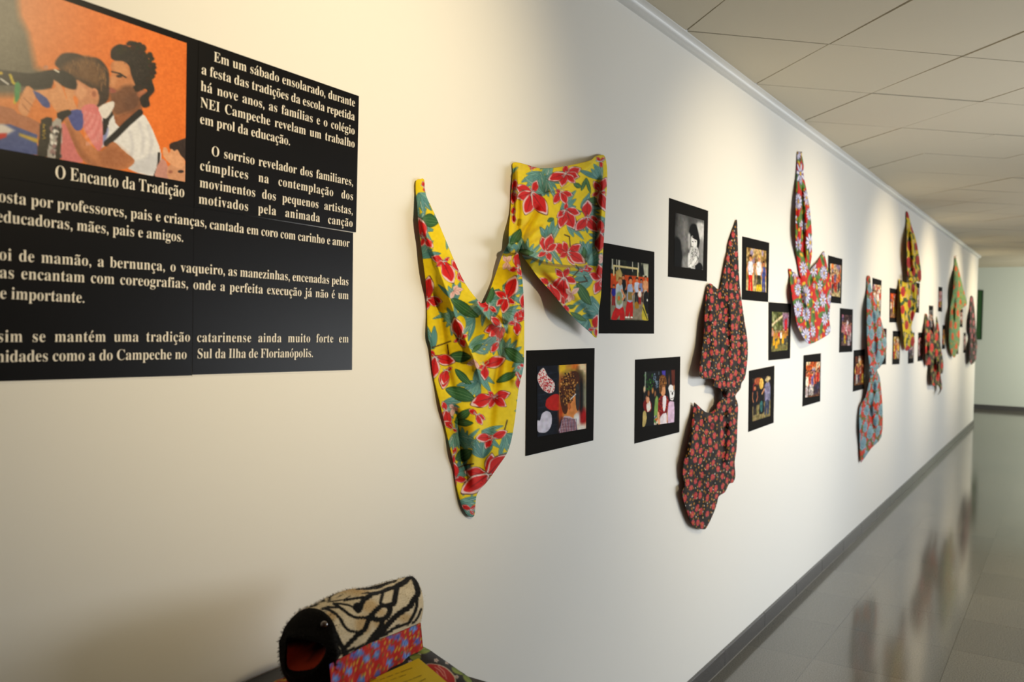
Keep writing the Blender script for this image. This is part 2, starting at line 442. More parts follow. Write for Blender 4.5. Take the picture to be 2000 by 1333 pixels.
# the white paper edge left under the lower sheets
sheet_slab('paper_edge', [toward(d_, c_, YL), c_, yz(373.6, 736.5), toward(yz(0, 748.5), yz(373.6, 736.5), YL)], .0, .0008, PAPER, g3)['label'] = 'thin white bottom edge'
sheet_slab('paper_edge', [yz(375, 732.5), yz(686.8, 723), yz(685, 726), yz(375, 735.2)], .0, .0008, PAPER, g4)['label'] = 'thin white bottom edge'

em1 = .0258
lettering('caption', [('O Encanto da Tradição', (106.8, 348), (360.5, 385.8), .0290, .90)], g1, x=.0022)
lettering('lettering', [
    ('Em um sábado ensolarado, durante', (417, 119.5), (693.6, 209), em1, .90),
    ('a festa das tradições da escola repetida', (393, 144), (693, 236), em1, .90),
    ('há nove anos, as famílias e o colégio', (391.5, 176.5), (693, 263.5), em1, .90),
    ('NEI Campeche revelam um trabalho', (391, 209), (693, 289), em1, .90),
    ('em prol da educação.', (390, 241), (567, 284.5), em1, .90),
    ], g2, x=.0028)
lettering('lettering', [
    ('O sorriso revelador dos familiares,', (412.5, 304), (690, 363.5), em1, .90),
    ('cúmplices na contemplação dos', (390, 332), (690, 391.6), em1, .90),
    ('movimentos dos pequenos artistas,', (389.4, 365.5), (689.4, 419.5), em1, .90),
    ('motivados pela animada canção', (387.6, 397.6), (689, 444), em1, .90)], g2, x=.0028)
em2 = .0254
def split_row(full, visible, pl, pr):
    """a row that begins outside the frame: start further left so that its visible end sits between pl and pr"""
    wf = sum(.3 if ch == ' ' else glyph(ch)[2] for ch in full); wv = sum(.3 if ch == ' ' else glyph(ch)[2] for ch in visible)
    a = np.array(at_x(*pl, .0018)[1:]); b = np.array(at_x(*pr, .0018)[1:])
    return full, b - (b - a) * wf / wv, b
rows3 = [split_row('posta por professores, pais e crianças,', 'osta por professores, pais e crianças,', (-4, 394), (404, 444.5)),
         split_row('educadoras, mães, pais e amigos.', 'educadoras, mães, pais e amigos.', (-8, 433), (358.8, 473)),
         split_row('boi de mamão, a bernunça, o vaqueiro,', 'oi de mamão, a bernunça, o vaqueiro,', (-2, 508), (440, 537.5)),
         split_row('as encantam com coreografias,', 'as encantam com coreografias,', (-2, 543), (368, 563.5)),
         split_row('e importante.', 'e importante.', (-1, 583.5), (166, 592)),
         split_row('Assim se mantém uma tradição', 'sim se mantém uma tradição', (-4, 668.5), (371.7, 667.6)),
         split_row('nidades como a do Campeche no', 'nidades como a do Campeche no', (-9, 708), (365, 701.5))]
for part in (rows3[:2], rows3[2:5], rows3[5:]):
    V = []; Fc = []
    for t, a, b in part: place_row(V, Fc, t, a, b, em2, .91)
    mesh('lettering', [(.0018, p[0], p[1]) for p in V], Fc, INK, g3)
lettering('lettering', [
    ('cantada em coro com carinho e amor', (409, 447), (682.5, 482.8), em2, .90),
    ], g4, x=.0021)
lettering('lettering', [
    ('as manezinhas, encenadas pelas', (445, 538.5), (681, 558), em2, .90),
    ('onde a perfeita execução já não é um', (377, 565), (681, 585), em2, .90),
    ], g4, x=.0021)
lettering('lettering', [
    ('catarinense ainda muito forte em', (384.3, 668.3), (681, 669.3), em2, .90),
    ('Sul da Ilha de Florianópolis.', (384.3, 700.5), (611.8, 698), em2, .90)], g4, x=.0021)

# the large photograph
def photo_big():
    cv = Canvas(-330, -180, 366, 360, .8, (222, 104, 36)); K = 1 / 3.3333
    P = lambda pts, col, **k: cv.poly([(a*K, b*K) for a, b in pts], col, **k)
    # orange wall, paler to the left
    X, Y = np.meshgrid(cv.x0 + np.arange(cv.w)*cv.st, cv.y0 + np.arange(cv.h)*cv.st)
    t = np.clip((X + 20) / 300, 0, 1)[..., None]
    cv.a = np.array((212, 132, 74)) * (1-t) + np.array((230, 116, 36)) * t
    cv.a += (vnoise(cv.h, cv.w, 7, 3) * 9)[..., None] * np.array((1, .8, .5))
    P([(-1100, -600), (60, -600), (120, 120), (175, 220), (200, 330), (225, 440), (300, 480), (300, 620), (-1100, 620)], (96, 92, 80), soft=18)
    for k, (px, py, rx, ry, col) in enumerate([(-500, 300, 180, 330, (84, 78, 70)), (-760, 380, 120, 300, (112, 92, 70)), (-250, 200, 120, 220, (72, 70, 64)), (40, 300, 120, 220, (104, 100, 86))]):
        cv.ell(px*K, py*K, rx*K, ry*K, col, soft=20, a=.8)
    SK = (190, 122, 78); SKL = (214, 150, 104); SKD = (150, 90, 56); HAIR = (30, 24, 21)
    # man: neck, shirt
    P([(720, 690), (890, 660), (920, 740), (860, 850), (760, 860), (720, 780)], SKD, smooth=3)
    P([(640, 700), (700, 690), (735, 740), (745, 800), (800, 830), (905, 735), (965, 800), (1010, 900), (1045, 1010), (1020, 1130), (965, 1145), (830, 1100), (860, 1040), (720, 930), (640, 980), (600, 900)], (226, 226, 230), smooth=2)
    P([(830, 1020), (880, 1050), (1010, 1000), (1030, 1080), (1000, 1140), (840, 1100)], (196, 198, 208), smooth=3, a=.7, soft=6)
    P([(700, 830), (690, 900), (660, 950), (650, 880)], (110, 120, 180), smooth=3, a=.8, soft=4)
    for l in ([(735, 715), (690, 770), (665, 860)], [(905, 735), (830, 800), (760, 870), (690, 935)]):
        cv.line([(a*K, b*K) for a, b in l], 13, (26, 25, 26))
    cv.line([(1030*K, 1000*K), (1025*K, 1090*K), (1000*K, 1150*K)], 5, (40, 36, 36))
    # man: head
    P([(735, 400), (800, 395), (870, 470), (900, 560), (905, 660), (880, 710), (810, 740), (745, 760), (720, 700), (722, 640), (705, 600), (712, 575), (702, 530), (722, 480), (715, 430)], SK, smooth=4)
    P([(740, 410), (795, 405), (835, 470), (800, 500), (740, 470)], (206, 140, 92), smooth=3, soft=6)
    P([(712, 585), (760, 590), (800, 560), (860, 560), (905, 600), (900, 690), (820, 735), (745, 750), (712, 690)], (104, 68, 48), smooth=4, soft=9, a=.85)
    P([(703, 570), (745, 585), (750, 602), (712, 606)], (150, 80, 66), smooth=3)
    cv.line([(722*K, 468*K), (775*K, 480*K), (815*K, 506*K)], 3, (40, 26, 22)); cv.ell(772*K, 497*K, 7*K*3, 3, (44, 30, 26)); cv.line([(706*K, 530*K), (722*K, 545*K), (718*K, 565*K)], 1.5, SKD)
    cv.ell(918*K, 610*K, 34*K, 24*K, (168, 100, 68), rot=-.4)
    P([(722, 320), (770, 290), (830, 305), (900, 325), (960, 385), (1000, 450), (985, 520), (1002, 590), (965, 640), (970, 690), (925, 700), (905, 640), (950, 600), (940, 580), (890, 590), (872, 545), (850, 490), (835, 430), (795, 400), (740, 395), (715, 370)], HAIR, smooth=4, soft=2)
    rr = random.Random(5)
    for k in range(70):
        a = rr.uniform(-2.3, 1.4); r = rr.uniform(.75, 1.05)
        cv.ell((850 + 145*r*math.cos(a))*K, (450 + 150*r*math.sin(a))*K - 4, 5, 4, (24 + rr.random()*26, 20 + rr.random()*18, 18), soft=2) if not (a > .2 and r < .9) else None
    for k in range(46):                    # curls caught by the light
        a = rr.uniform(-2.6, 1.2); q = rr.uniform(.2, .95); x, y = 865 + 105*q*math.cos(a), 440 + 120*q*math.sin(a)
        if x > 800 or y < 380: cv.line([(x*K, y*K), ((x+rr.uniform(-16, 16))*K, (y+rr.uniform(6, 20))*K)], 1.3, (66, 52, 44), a=.55)
    P([(705, 560), (712, 520), (735, 500), (760, 520), (740, 560)], (214, 150, 104), smooth=3, soft=7, a=.7)
    P([(800, 650), (880, 600), (900, 690), (830, 730)], (92, 58, 42), smooth=3, soft=12, a=.6)
    for l in ([(900, 800), (930, 900), (920, 1000)], [(960, 820), (985, 930), (960, 1060)], [(840, 860), (860, 950), (850, 1010)]): cv.line([(a*K, b*K) for a, b in l], 6, (196, 196, 206), a=.6, soft=5)
    # the man's arm and hand
    P([(415, 770), (465, 745), (500, 830), (560, 920), (650, 985), (730, 925), (800, 985), (872, 1050), (800, 1105), (665, 1090), (560, 1065), (500, 990), (440, 860)], SK, smooth=4)
    P([(640, 990), (735, 940), (850, 1045), (760, 1090), (660, 1075)], SKD, smooth=3, soft=14, a=.6)
    P([(430, 800), (470, 860), (540, 1000), (640, 1080), (560, 1060), (480, 960)], (140, 84, 52), smooth=3, soft=10, a=.7)
    P([(240, 590), (350, 575), (345, 520), (362, 505), (390, 545), (425, 640), (445, 715), (375, 735), (310, 660), (220, 600)], SKL, smooth=4)
    P([(415, 570), (460, 565), (492, 610), (470, 640), (500, 720), (450, 720), (430, 640)], SKL, smooth=3)
    # boy with the camera
    P([(352, 410), (400, 352), (480, 348), (560, 372), (640, 385), (700, 460), (706, 560), (700, 650), (650, 692), (615, 690), (560, 560), (480, 540), (380, 450)], (52, 38, 30), smooth=4, soft=3)
    P([(400, 440), (520, 380), (610, 390), (650, 470), (640, 560), (570, 540), (480, 500)], (108, 76, 48), smooth=4, soft=14)
    P([(488, 520), (560, 560), (600, 580), (640, 620), (625, 690), (560, 715), (500, 710), (505, 650), (480, 610)], (198, 136, 100), smooth=3, soft=3)
    for k in range(80):
        a = rr.uniform(-2.9, .5); x0 = 560 + 30*rr.random(); y0 = 400; x1 = 545 + 150*math.cos(a)*rr.uniform(.7, 1); y1 = 500 + 140*math.sin(a)*rr.uniform(.6, 1)
        if y1 < 640 and x1 > 400: cv.line([(x1*K, y1*K), ((x1+rr.uniform(-14, 22))*K, (y1+rr.uniform(20, 60))*K)], 1.6, rr.choice([(132, 94, 58), (70, 50, 36), (96, 66, 44), (150, 110, 68)]), a=.6)
    P([(500, 540), (545, 570), (560, 610), (520, 650), (492, 610)], (216, 156, 118), smooth=3, soft=5)
    cv.ell(608*K, 610*K, 26*K, 34*K, (208, 140, 104)); cv.ell(608*K, 612*K, 14*K, 20*K, (160, 96, 70), soft=3)
    P([(525, 705), (610, 680), (655, 760), (665, 920), (640, 985), (600, 940), (540, 830)], (214, 120, 122), smooth=3)
    P([(372, 1030), (385, 850), (412, 800), (450, 880), (500, 1000), (535, 1060)], (206, 116, 116), smooth=2)
    for k in range(16): cv.line([((525+k*9)*K, (715+k*3)*K), ((560+k*7)*K, (950)*K)], 1, (232, 170, 168), a=.6)
    P([(440, 730), (525, 720), (535, 830), (490, 850), (450, 790)], (70, 80, 150), smooth=3)
    P([(640, 700), (730, 660), (735, 700), (690, 770), (660, 760)], (226, 220, 216), smooth=3)
    P([(200, 480), (300, 460), (360, 455), (430, 470), (490, 520), (492, 580), (450, 580), (400, 560), (345, 520), (330, 575), (200, 580), (130, 560), (-200, 540), (-200, 440), (100, 470)], (27, 26, 25), smooth=2, soft=3)
    cv.line([(352*K, 456*K), (376*K, 470*K)], 3, (225, 220, 205)); cv.ell(294*K, 440*K, 5, 4, (190, 130, 100))
    P([(365, 738), (440, 715), (462, 742), (420, 770), (398, 800), (372, 770)], (22, 22, 24), smooth=2)
    # other hands, strap, bag
    P([(-600, 700), (0, 690), (110, 740), (250, 800), (250, 900), (100, 840), (-600, 800)], (176, 112, 78), smooth=2)
    P([(115, 690), (165, 565), (215, 590), (225, 640), (200, 690), (172, 755), (130, 740)], SKL, smooth=3)
    for a in ((150, 640, 205, 690), (140, 680, 185, 730)): cv.line([(a[0]*K, a[1]*K), (a[2]*K, a[3]*K)], 2, SKD, a=.7)
    P([(208, 590), (300, 640), (320, 700), (270, 690)], (66, 78, 140), smooth=2)
    P([(-400, 820), (60, 810), (240, 880), (235, 1010), (-400, 960)], (70, 84, 140))
    P([(-400, 800), (20, 810), (90, 850), (20, 890), (-400, 860)], (214, 206, 200), soft=6); P([(-20, 870), (40, 868), (35, 895), (-10, 910)], (190, 44, 34), soft=3)
    P([(120, 868), (240, 905), (240, 935), (120, 885)], (190, 160, 60), soft=4)
    P([(262, 780), (335, 770), (330, 850), (305, 1020), (238, 1010), (250, 900)], (44, 40, 32), smooth=2)
    P([(335, 800), (395, 780), (385, 1040), (300, 1030), (330, 880)], (170, 165, 160), smooth=2)
    for k in range(40): cv.ell((rr.uniform(325, 392))*K, rr.uniform(820, 1030)*K, 3, 4, rr.choice([(235, 232, 228), (60, 56, 56), (150, 120, 120)]), soft=2)
    P([(378, 850), (398, 830), (385, 1040), (352, 1035)], (46, 40, 26))
    YEL = (200, 168, 60)
    for st in ([(272, 905), (292, 900), (272, 880), (292, 873)], [(274, 868), (290, 866)], [(272, 858), (290, 854)], [(281, 857), (290, 842)], [(281, 857), (274, 844)], [(274, 838), (284, 826), (276, 826), (284, 838)], [(274, 820), (290, 816), (274, 808)]):
        cv.line([(a*K, b*K) for a, b in st], 1.1, YEL)
    for (a, b, c, d) in ((62, 490, 80, 540), (80, 540, 120, 560), (100, 600, 92, 670)): cv.line([(a*K, b*K), (c*K, d*K)], 5, (196, 176, 40))
    P([(92, 545), (128, 548), (118, 650), (92, 660)], (70, 140, 84), smooth=2); cv.line([(0, 515*K), (50*K, 550*K)], 3, (220, 220, 215)); cv.ell(0, 478*K, 4, 3, (200, 170, 40))
    # child in the corner
    P([(1000, 1140), (1050, 1030), (1090, 1090), (1095, 1170), (1050, 1180)], (196, 140, 128), smooth=2)
    P([(1100, 940), (1150, 920), (1230, 910), (1230, 1090), (1190, 1030), (1110, 980)], (48, 32, 26), smooth=3)
    P([(1090, 1085), (1140, 1060), (1230, 1090), (1230, 1200), (1095, 1175)], (206, 148, 112), smooth=2)
    P([(1058, 965), (1080, 965), (1095, 1000), (1110, 970), (1130, 985), (1150, 975), (1170, 1010), (1200, 1050), (1180, 1095), (1120, 1080), (1060, 1020)], (222, 162, 122), smooth=3)
    cv.ell(1172*K, 1118*K, 6, 3, (50, 34, 30)); cv.ell(1105*K, 1120*K, 4, 3, (150, 90, 70), soft=3)
    cv.noise(7, 150, 8); cv.noise(4, 60, 9)
    return cv
def grid_print(name, quad, nx, ny, colfn, mat, parent, x):
    """flat print as a fine grid; quad = (y,z) corners TL TR BR BL; colfn(u,v,yz)"""
    q = np.array(quad); u, v = np.meshgrid(np.linspace(0, 1, nx), np.linspace(0, 1, ny))
    P = ((1-u)*(1-v))[..., None]*q[0] + (u*(1-v))[..., None]*q[1] + (u*v)[..., None]*q[2] + ((1-u)*v)[..., None]*q[3]
    cols = colfn(u, v, P).reshape(-1, 3); P = P.reshape(-1, 2)
    verts = np.column_stack([np.full(len(P), x), P]); idx = np.arange(nx*ny).reshape(ny, nx)
    f = np.stack([idx[:-1, :-1], idx[1:, :-1], idx[1:, 1:], idx[:-1, 1:]], -1).reshape(-1, 4)
    return mesh(name, verts, f, mat, parent, cols=cols)
def pix(P3):
    d = np.asarray(P3) - CAM; z = d @ F2
    return 1000 + FPX*(d @ R3)/z, 666.5 - FPX*(d @ U3)/z
big = photo_big()
pq = [yz(120, 0), yz(363, 84.6), yz(360, 355.5), yz(0, 291)]
quad = [toward(pq[0], pq[1], YL + .06), pq[1], pq[2], toward(pq[3], pq[2], YL + .06)]
def _bigcol(u, v, P):
    X, Y = pix(np.concatenate([np.zeros(P.shape[:-1] + (1,)), P], -1)); return big.get(X, Y)
grid_print('photo_print', quad, 420, 300, _bigcol, SHEETPHOTO, g1, .0021)['label'] = 'photo of a bearded man holding a boy with a camera before an orange wall'

# ------------------------------------------------------------------ photographs on black cards
def pv(seed=0, bg=(120, 110, 90)): return Canvas(0, 0, 100, 100, .6, bg)
def photoize(cv, seed, amp=24):
    for k in range(3):
        cv.a[..., k] += vnoise(cv.h, cv.w, 34, seed*7+k)*amp*.6 + vnoise(cv.h, cv.w, 15, seed*7+3)*amp*.6
    cv.a *= (1 + .34*amp/20*vnoise(cv.h, cv.w, 22, seed*7+4))[..., None]
    m = cv.a.mean(-1, keepdims=True); cv.a = np.clip((cv.a - 118)*1.2 + 102, 8, 240)
    return cv
def person_blob(cv, x, y, h, shirt, legs, skin, hair, soft=1.4):
    """small figure of a group photo: head top at y, total height h"""
    w = h * .2
    cv.poly([(x-w*.5, y+h*.52), (x+w*.5, y+h*.52), (x+w*.62, y+h), (x+w*.1, y+h), (x, y+h*.66), (x-w*.1, y+h), (x-w*.62, y+h)], legs, soft=soft)
    cv.poly([(x-w*.75, y+h*.22), (x-w*.25, y+h*.17), (x+w*.25, y+h*.17), (x+w*.75, y+h*.22), (x+w*.85, y+h*.5), (x+w*.5, y+h*.56), (x-w*.5, y+h*.56), (x-w*.85, y+h*.5)], shirt, soft=soft)
    cv.line([(x-w*.8, y+h*.25), (x-w*1.0, y+h*.42), (x-w*.6, y+h*.55)], w*.28, skin, soft=soft); cv.line([(x+w*.8, y+h*.25), (x+w*1.0, y+h*.42), (x+w*.6, y+h*.55)], w*.28, skin, soft=soft)
    cv.ell(x, y+h*.085, w*.38, h*.1, skin, soft=soft); cv.poly([(x-w*.42, y+h*.09), (x-w*.35, y), (x+w*.3, y-h*.015), (x+w*.44, y+h*.1), (x+w*.2, y+h*.045), (x-w*.2, y+h*.05)], hair, soft=soft)
def crowd_print(seed, bg, ground, mood):
    r = random.Random(seed); cv = Canvas(0, 0, 100, 100, .9, bg)
    cv.noise(26, 8, seed); cv.poly([(0, 66), (100, 62), (100, 100), (0, 100)], ground, soft=6); cv.noise(12, 18, seed+1)
    for k in range(7): cv.ell(r.uniform(0, 100), r.uniform(0, 34), r.uniform(6, 18), r.uniform(5, 14), r.choice(mood), soft=6, a=.8)
    n = r.choice((3, 4, 5))
    for k in range(n + 3):
        person_blob(cv, (k + .5) * 100 / (n+3) + r.uniform(-5, 5), r.uniform(22, 34), r.uniform(44, 56), r.choice(mood), r.choice([(60, 58, 70), (150, 50, 36), (90, 90, 110)]), (176, 122, 92), (44, 34, 28), 2)
    for k in range(n):
        person_blob(cv, (k + .5) * 100 / n + r.uniform(-6, 6), r.uniform(16, 30), r.uniform(62, 76), r.choice(mood), r.choice([(170, 52, 36), (70, 66, 84), (196, 170, 70), (190, 180, 176)]), (196, 140, 106), (50, 36, 28), 1.6)
    return cv
def print_dance():
    cv = pv(bg=(44, 48, 36)); cv.noise(30, 14, 3)
    for k, (x, w) in enumerate([(3, 3), (14, 2), (19, 4), (55, 2), (70, 3)]): cv.poly([(x, 0), (x+w, 0), (x+w, 18), (x, 16)], (210, 205, 190), soft=2)
    cv.poly([(80, 0), (100, 0), (100, 30), (84, 26)], (190, 190, 170), soft=6)
    cv.poly([(0, 24), (100, 24), (100, 50), (0, 48)], (204, 92, 34), soft=2)
    cv.poly([(0, 56), (100, 52), (100, 100), (0, 100)], (150, 140, 120), soft=5); cv.noise(8, 24, 4)
    for l in ([(8, 26), (8, 11), (70, 11), (70, 30)],): cv.line(l, 3.4, (214, 200, 150))
    cv.poly([(12, 20), (24, 14), (30, 24), (26, 36), (14, 36)], (190, 168, 110), soft=3)
    for x, y, h, a, b in ((8, 42, 34, (60, 60, 150), (150, 30, 36)), (32, 24, 44, (36, 36, 40), (60, 60, 60)), (68, 26, 46, (196, 204, 224), (50, 50, 56)), (80, 28, 40, (140, 150, 190), (80, 60, 56)), (92, 22, 44, (214, 160, 120), (200, 190, 180)), (76, 44, 28, (230, 222, 216), (170, 36, 30))): person_blob(cv, x, y, h, a, b, (190, 130, 96), (40, 30, 24))
    cv.poly([(84, 0), (88, 20), (80, 22), (79, 8)], (30, 34, 30), soft=3)
    # two dancers in red trousers
    cv.poly([(14, 78), (32, 78), (36, 100), (24, 101), (23, 92), (14, 101), (2, 98)], (196, 40, 22), smooth=2); cv.poly([(14, 42), (27, 38), (31, 50), (30, 78), (14, 80), (13, 60)], (188, 196, 200), smooth=2)
    cv.poly([(15, 56), (27, 54), (29, 72), (16, 74)], (150, 160, 120), smooth=2, soft=3); cv.ell(21, 64, 3, 4, (206, 120, 60)); cv.ell(24, 36, 5, 6.5, (206, 150, 112)); cv.poly([(18, 34), (21, 28), (29, 29), (30, 33), (24, 32)], (150, 110, 60)); cv.line([(28, 50), (36, 60), (30, 66)], 4, (206, 150, 112))
    cv.poly([(43, 66), (56, 66), (57, 95), (50, 96), (49, 84), (45, 95), (37, 94)], (190, 42, 22), smooth=2); cv.poly([(44, 40), (55, 38), (57, 52), (56, 68), (43, 68), (42, 52)], (166, 178, 206), smooth=2); cv.poly([(44, 52), (56, 52), (56, 66), (44, 66)], (150, 128, 78), soft=2)
    cv.ell(51, 33, 4.4, 6, (204, 148, 110)); cv.poly([(45, 34), (46, 26), (53, 25), (57, 32), (54, 30), (49, 30)], (60, 42, 30)); cv.line([(56, 42), (62, 50), (56, 56)], 3.4, (204, 148, 110))
    for x in (38, 44, 52): cv.ell(x+2, 95, 3, 1.6, (236, 232, 224))
    cv.poly([(62, 70), (70, 68), (74, 78), (64, 80)], (170, 130, 50), smooth=2)
    cv.poly([(88, 52), (97, 48), (100, 60), (100, 88), (90, 82), (86, 66)], (24, 24, 26), smooth=2); cv.poly([(86, 70), (92, 82), (99, 96), (99, 100), (82, 98), (83, 82)], (196, 180, 70), smooth=2)
    for k in range(9): cv.ell(85+k*1.5, 78+k*2.4, 1.2, 1.6, (60, 70, 40))
    cv.ell(97, 64, 1.6, 2.4, (230, 228, 220)); return cv
def print_grey_girl():
    cv = pv(bg=(92, 92, 92)); X = np.linspace(0, 1, cv.w)[None, :, None]; cv.a = np.broadcast_to(60 + 70*X, cv.a.shape).copy(); cv.noise(16, 5, 9)
    P = lambda p, g, **k: cv.poly(p, (g, g, g), **k)
    P([(8, 0), (40, 0), (46, 60), (40, 100), (10, 100)], 104, smooth=3, soft=14); P([(0, 50), (14, 48), (22, 60), (24, 100), (0, 100)], 20, smooth=3, soft=6); P([(24, 16), (40, 14), (44, 60), (26, 64)], 128, smooth=3, soft=16); P([(30, 80), (50, 78), (52, 100), (26, 100)], 140, smooth=2, soft=8)
    P([(74, 10), (100, 8), (100, 44), (84, 40)], 196, smooth=3, soft=6); P([(86, 44), (100, 40), (100, 96), (92, 92)], 150, smooth=2, soft=8)
    P([(48, 26), (56, 14), (70, 12), (78, 22), (84, 36), (86, 46), (80, 58), (74, 48), (70, 40), (58, 36), (50, 38)], 34, smooth=4, soft=3); P([(44, 36), (52, 34), (53, 58), (46, 62)], 176, smooth=3, soft=5)
    P([(56, 38), (66, 36), (75, 42), (76, 52), (70, 60), (60, 62), (56, 52)], 214, smooth=4); cv.ell(61, 47, 2.6, 1, (40, 40, 40)); cv.ell(71, 46, 2.2, 1, (50, 50, 50)); cv.ell(60, 57, 3, 1, (120, 120, 120)); P([(58, 38), (70, 34), (78, 42), (66, 41)], 40, smooth=2)
    P([(52, 62), (62, 58), (76, 56), (84, 66), (82, 80), (76, 98), (56, 100), (50, 84)], 196, smooth=4)
    rr = random.Random(3)
    for k in range(90): cv.ell(rr.uniform(54, 82), rr.uniform(60, 98), .8, .9, (50, 50, 50))
    P([(72, 76), (78, 80), (66, 92), (54, 98), (46, 97), (58, 90)], 226, smooth=3); P([(74, 92), (88, 86), (98, 92), (97, 100), (72, 100)], 28, smooth=3); P([(46, 72), (54, 72), (52, 92), (46, 96)], 210, smooth=2, soft=3)
    return cv
def print_mask_boy():
    cv = pv(bg=(40, 45, 56)); cv.noise(6, 20, 2)
    for k in range(9): cv.line([(2, 14+k*9), (38, 10+k*9.6)], .8, (70, 76, 88), a=.6)
    S = [((X-272)/5.34, (Y-296-(X-272)*-.03)/7.35) for X, Y in [(330, 315), (285, 370), (275, 430), (300, 500), (340, 555), (400, 585), (445, 560), (452, 490), (420, 440), (380, 400), (355, 345)]]
    cv.poly(S, (228, 214, 212), smooth=4); rr = random.Random(8); SA = np.array(S)
    for k in range(260):
        x, y = rr.uniform(0, 34), rr.uniform(2, 40)
        if signed(np.array([[x]]), np.array([[y]]), rounded(SA, 4))[0, 0] > .8: cv.ell(x, y, .85, .7, (186, 40, 48), rot=rr.random()*3)
    cv.poly([(16, 54), (18, 48), (28, 43), (38, 42), (43, 46), (43, 64), (34, 66), (22, 63), (16, 58)], (186, 54, 46), smooth=3); cv.noise(3, 50, 6)
    cv.poly([(0, 77), (5, 77), (9, 68), (17, 65), (25, 68), (28, 76), (26, 88), (18, 95), (8, 95), (0, 91)], (204, 202, 218), smooth=4)
    # right half: boy seen in profile
    cv.poly([(42.5, -1), (101, -1), (101, 101), (42.5, 101)], (196, 150, 96)); 
    for x, y, rx, ry, c in ((50, 4, 8, 10, (224, 190, 60)), (62, 6, 6, 10, (196, 150, 70)), (76, 4, 8, 12, (214, 130, 60)), (92, 8, 10, 12, (232, 206, 170)), (70, 16, 20, 8, (150, 140, 70)), (48, 30, 6, 14, (150, 90, 50)), (88, 52, 9, 36, (28, 24, 26)), (82, 30, 5, 20, (80, 60, 44)), (80, 60, 5, 26, (200, 90, 30)), (98, 50, 5, 30, (150, 150, 130)), (80, 84, 9, 12, (240, 232, 226)), (94, 82, 7, 12, (180, 24, 30)), (90, 98, 14, 6, (238, 226, 214)), (46, 66, 5, 16, (190, 84, 36)), (46, 92, 6, 12, (70, 40, 36))): cv.ell(x, y, rx, ry, c, soft=7)
    cv.poly([(66, 50), (76, 46), (77, 56), (78, 66), (81, 72), (74, 76), (70, 84), (60, 84), (58, 72), (62, 60)], (222, 150, 92), smooth=3)
    cv.poly([(44, 44), (46, 30), (54, 18), (62, 12), (76, 10), (84, 16), (84, 28), (78, 34), (76, 44), (70, 50), (68, 56), (62, 62), (58, 72), (52, 72), (47, 62)], (96, 62, 34), smooth=4)
    for k in range(230):
        a = rr.uniform(0, 6.28); q = math.sqrt(rr.random()); x = 63 + 19*q*math.cos(a); y = 36 + 26*q*math.sin(a)
        if x < 84 - max(0, y-30)*.55 and not (y > 56 and x > 62): cv.ell(x, y, 1.5, 1.1, rr.choice([(176, 128, 70), (60, 38, 22), (130, 88, 48), (206, 160, 96)]), rot=rr.random()*3)
    cv.poly([(77, 34), (84, 30), (86, 50), (84, 68), (80, 70), (77, 58)], (74, 72, 72), smooth=3); cv.line([(66, 52), (77, 45)], 1.6, (232, 232, 236)); cv.ell(63, 62, 3, 5, (200, 122, 76)); cv.line([(64, 58), (66, 64), (64, 67)], .9, (150, 84, 54))
    cv.poly([(51, 77), (58, 76), (70, 80), (78, 88), (80, 98), (80, 101), (43, 101), (46, 88)], (206, 186, 192), smooth=2)
    for k in range(11): cv.line([(48+k*3, 77+k*.6), (43+k*3.6, 101)], 1.0, (96, 44, 66) if k % 2 else (60, 56, 96)); cv.line([(50-k*.7, 79+k*2.2), (76+k*.6, 84+k*2.2)], .7, (120, 60, 70))
    return cv
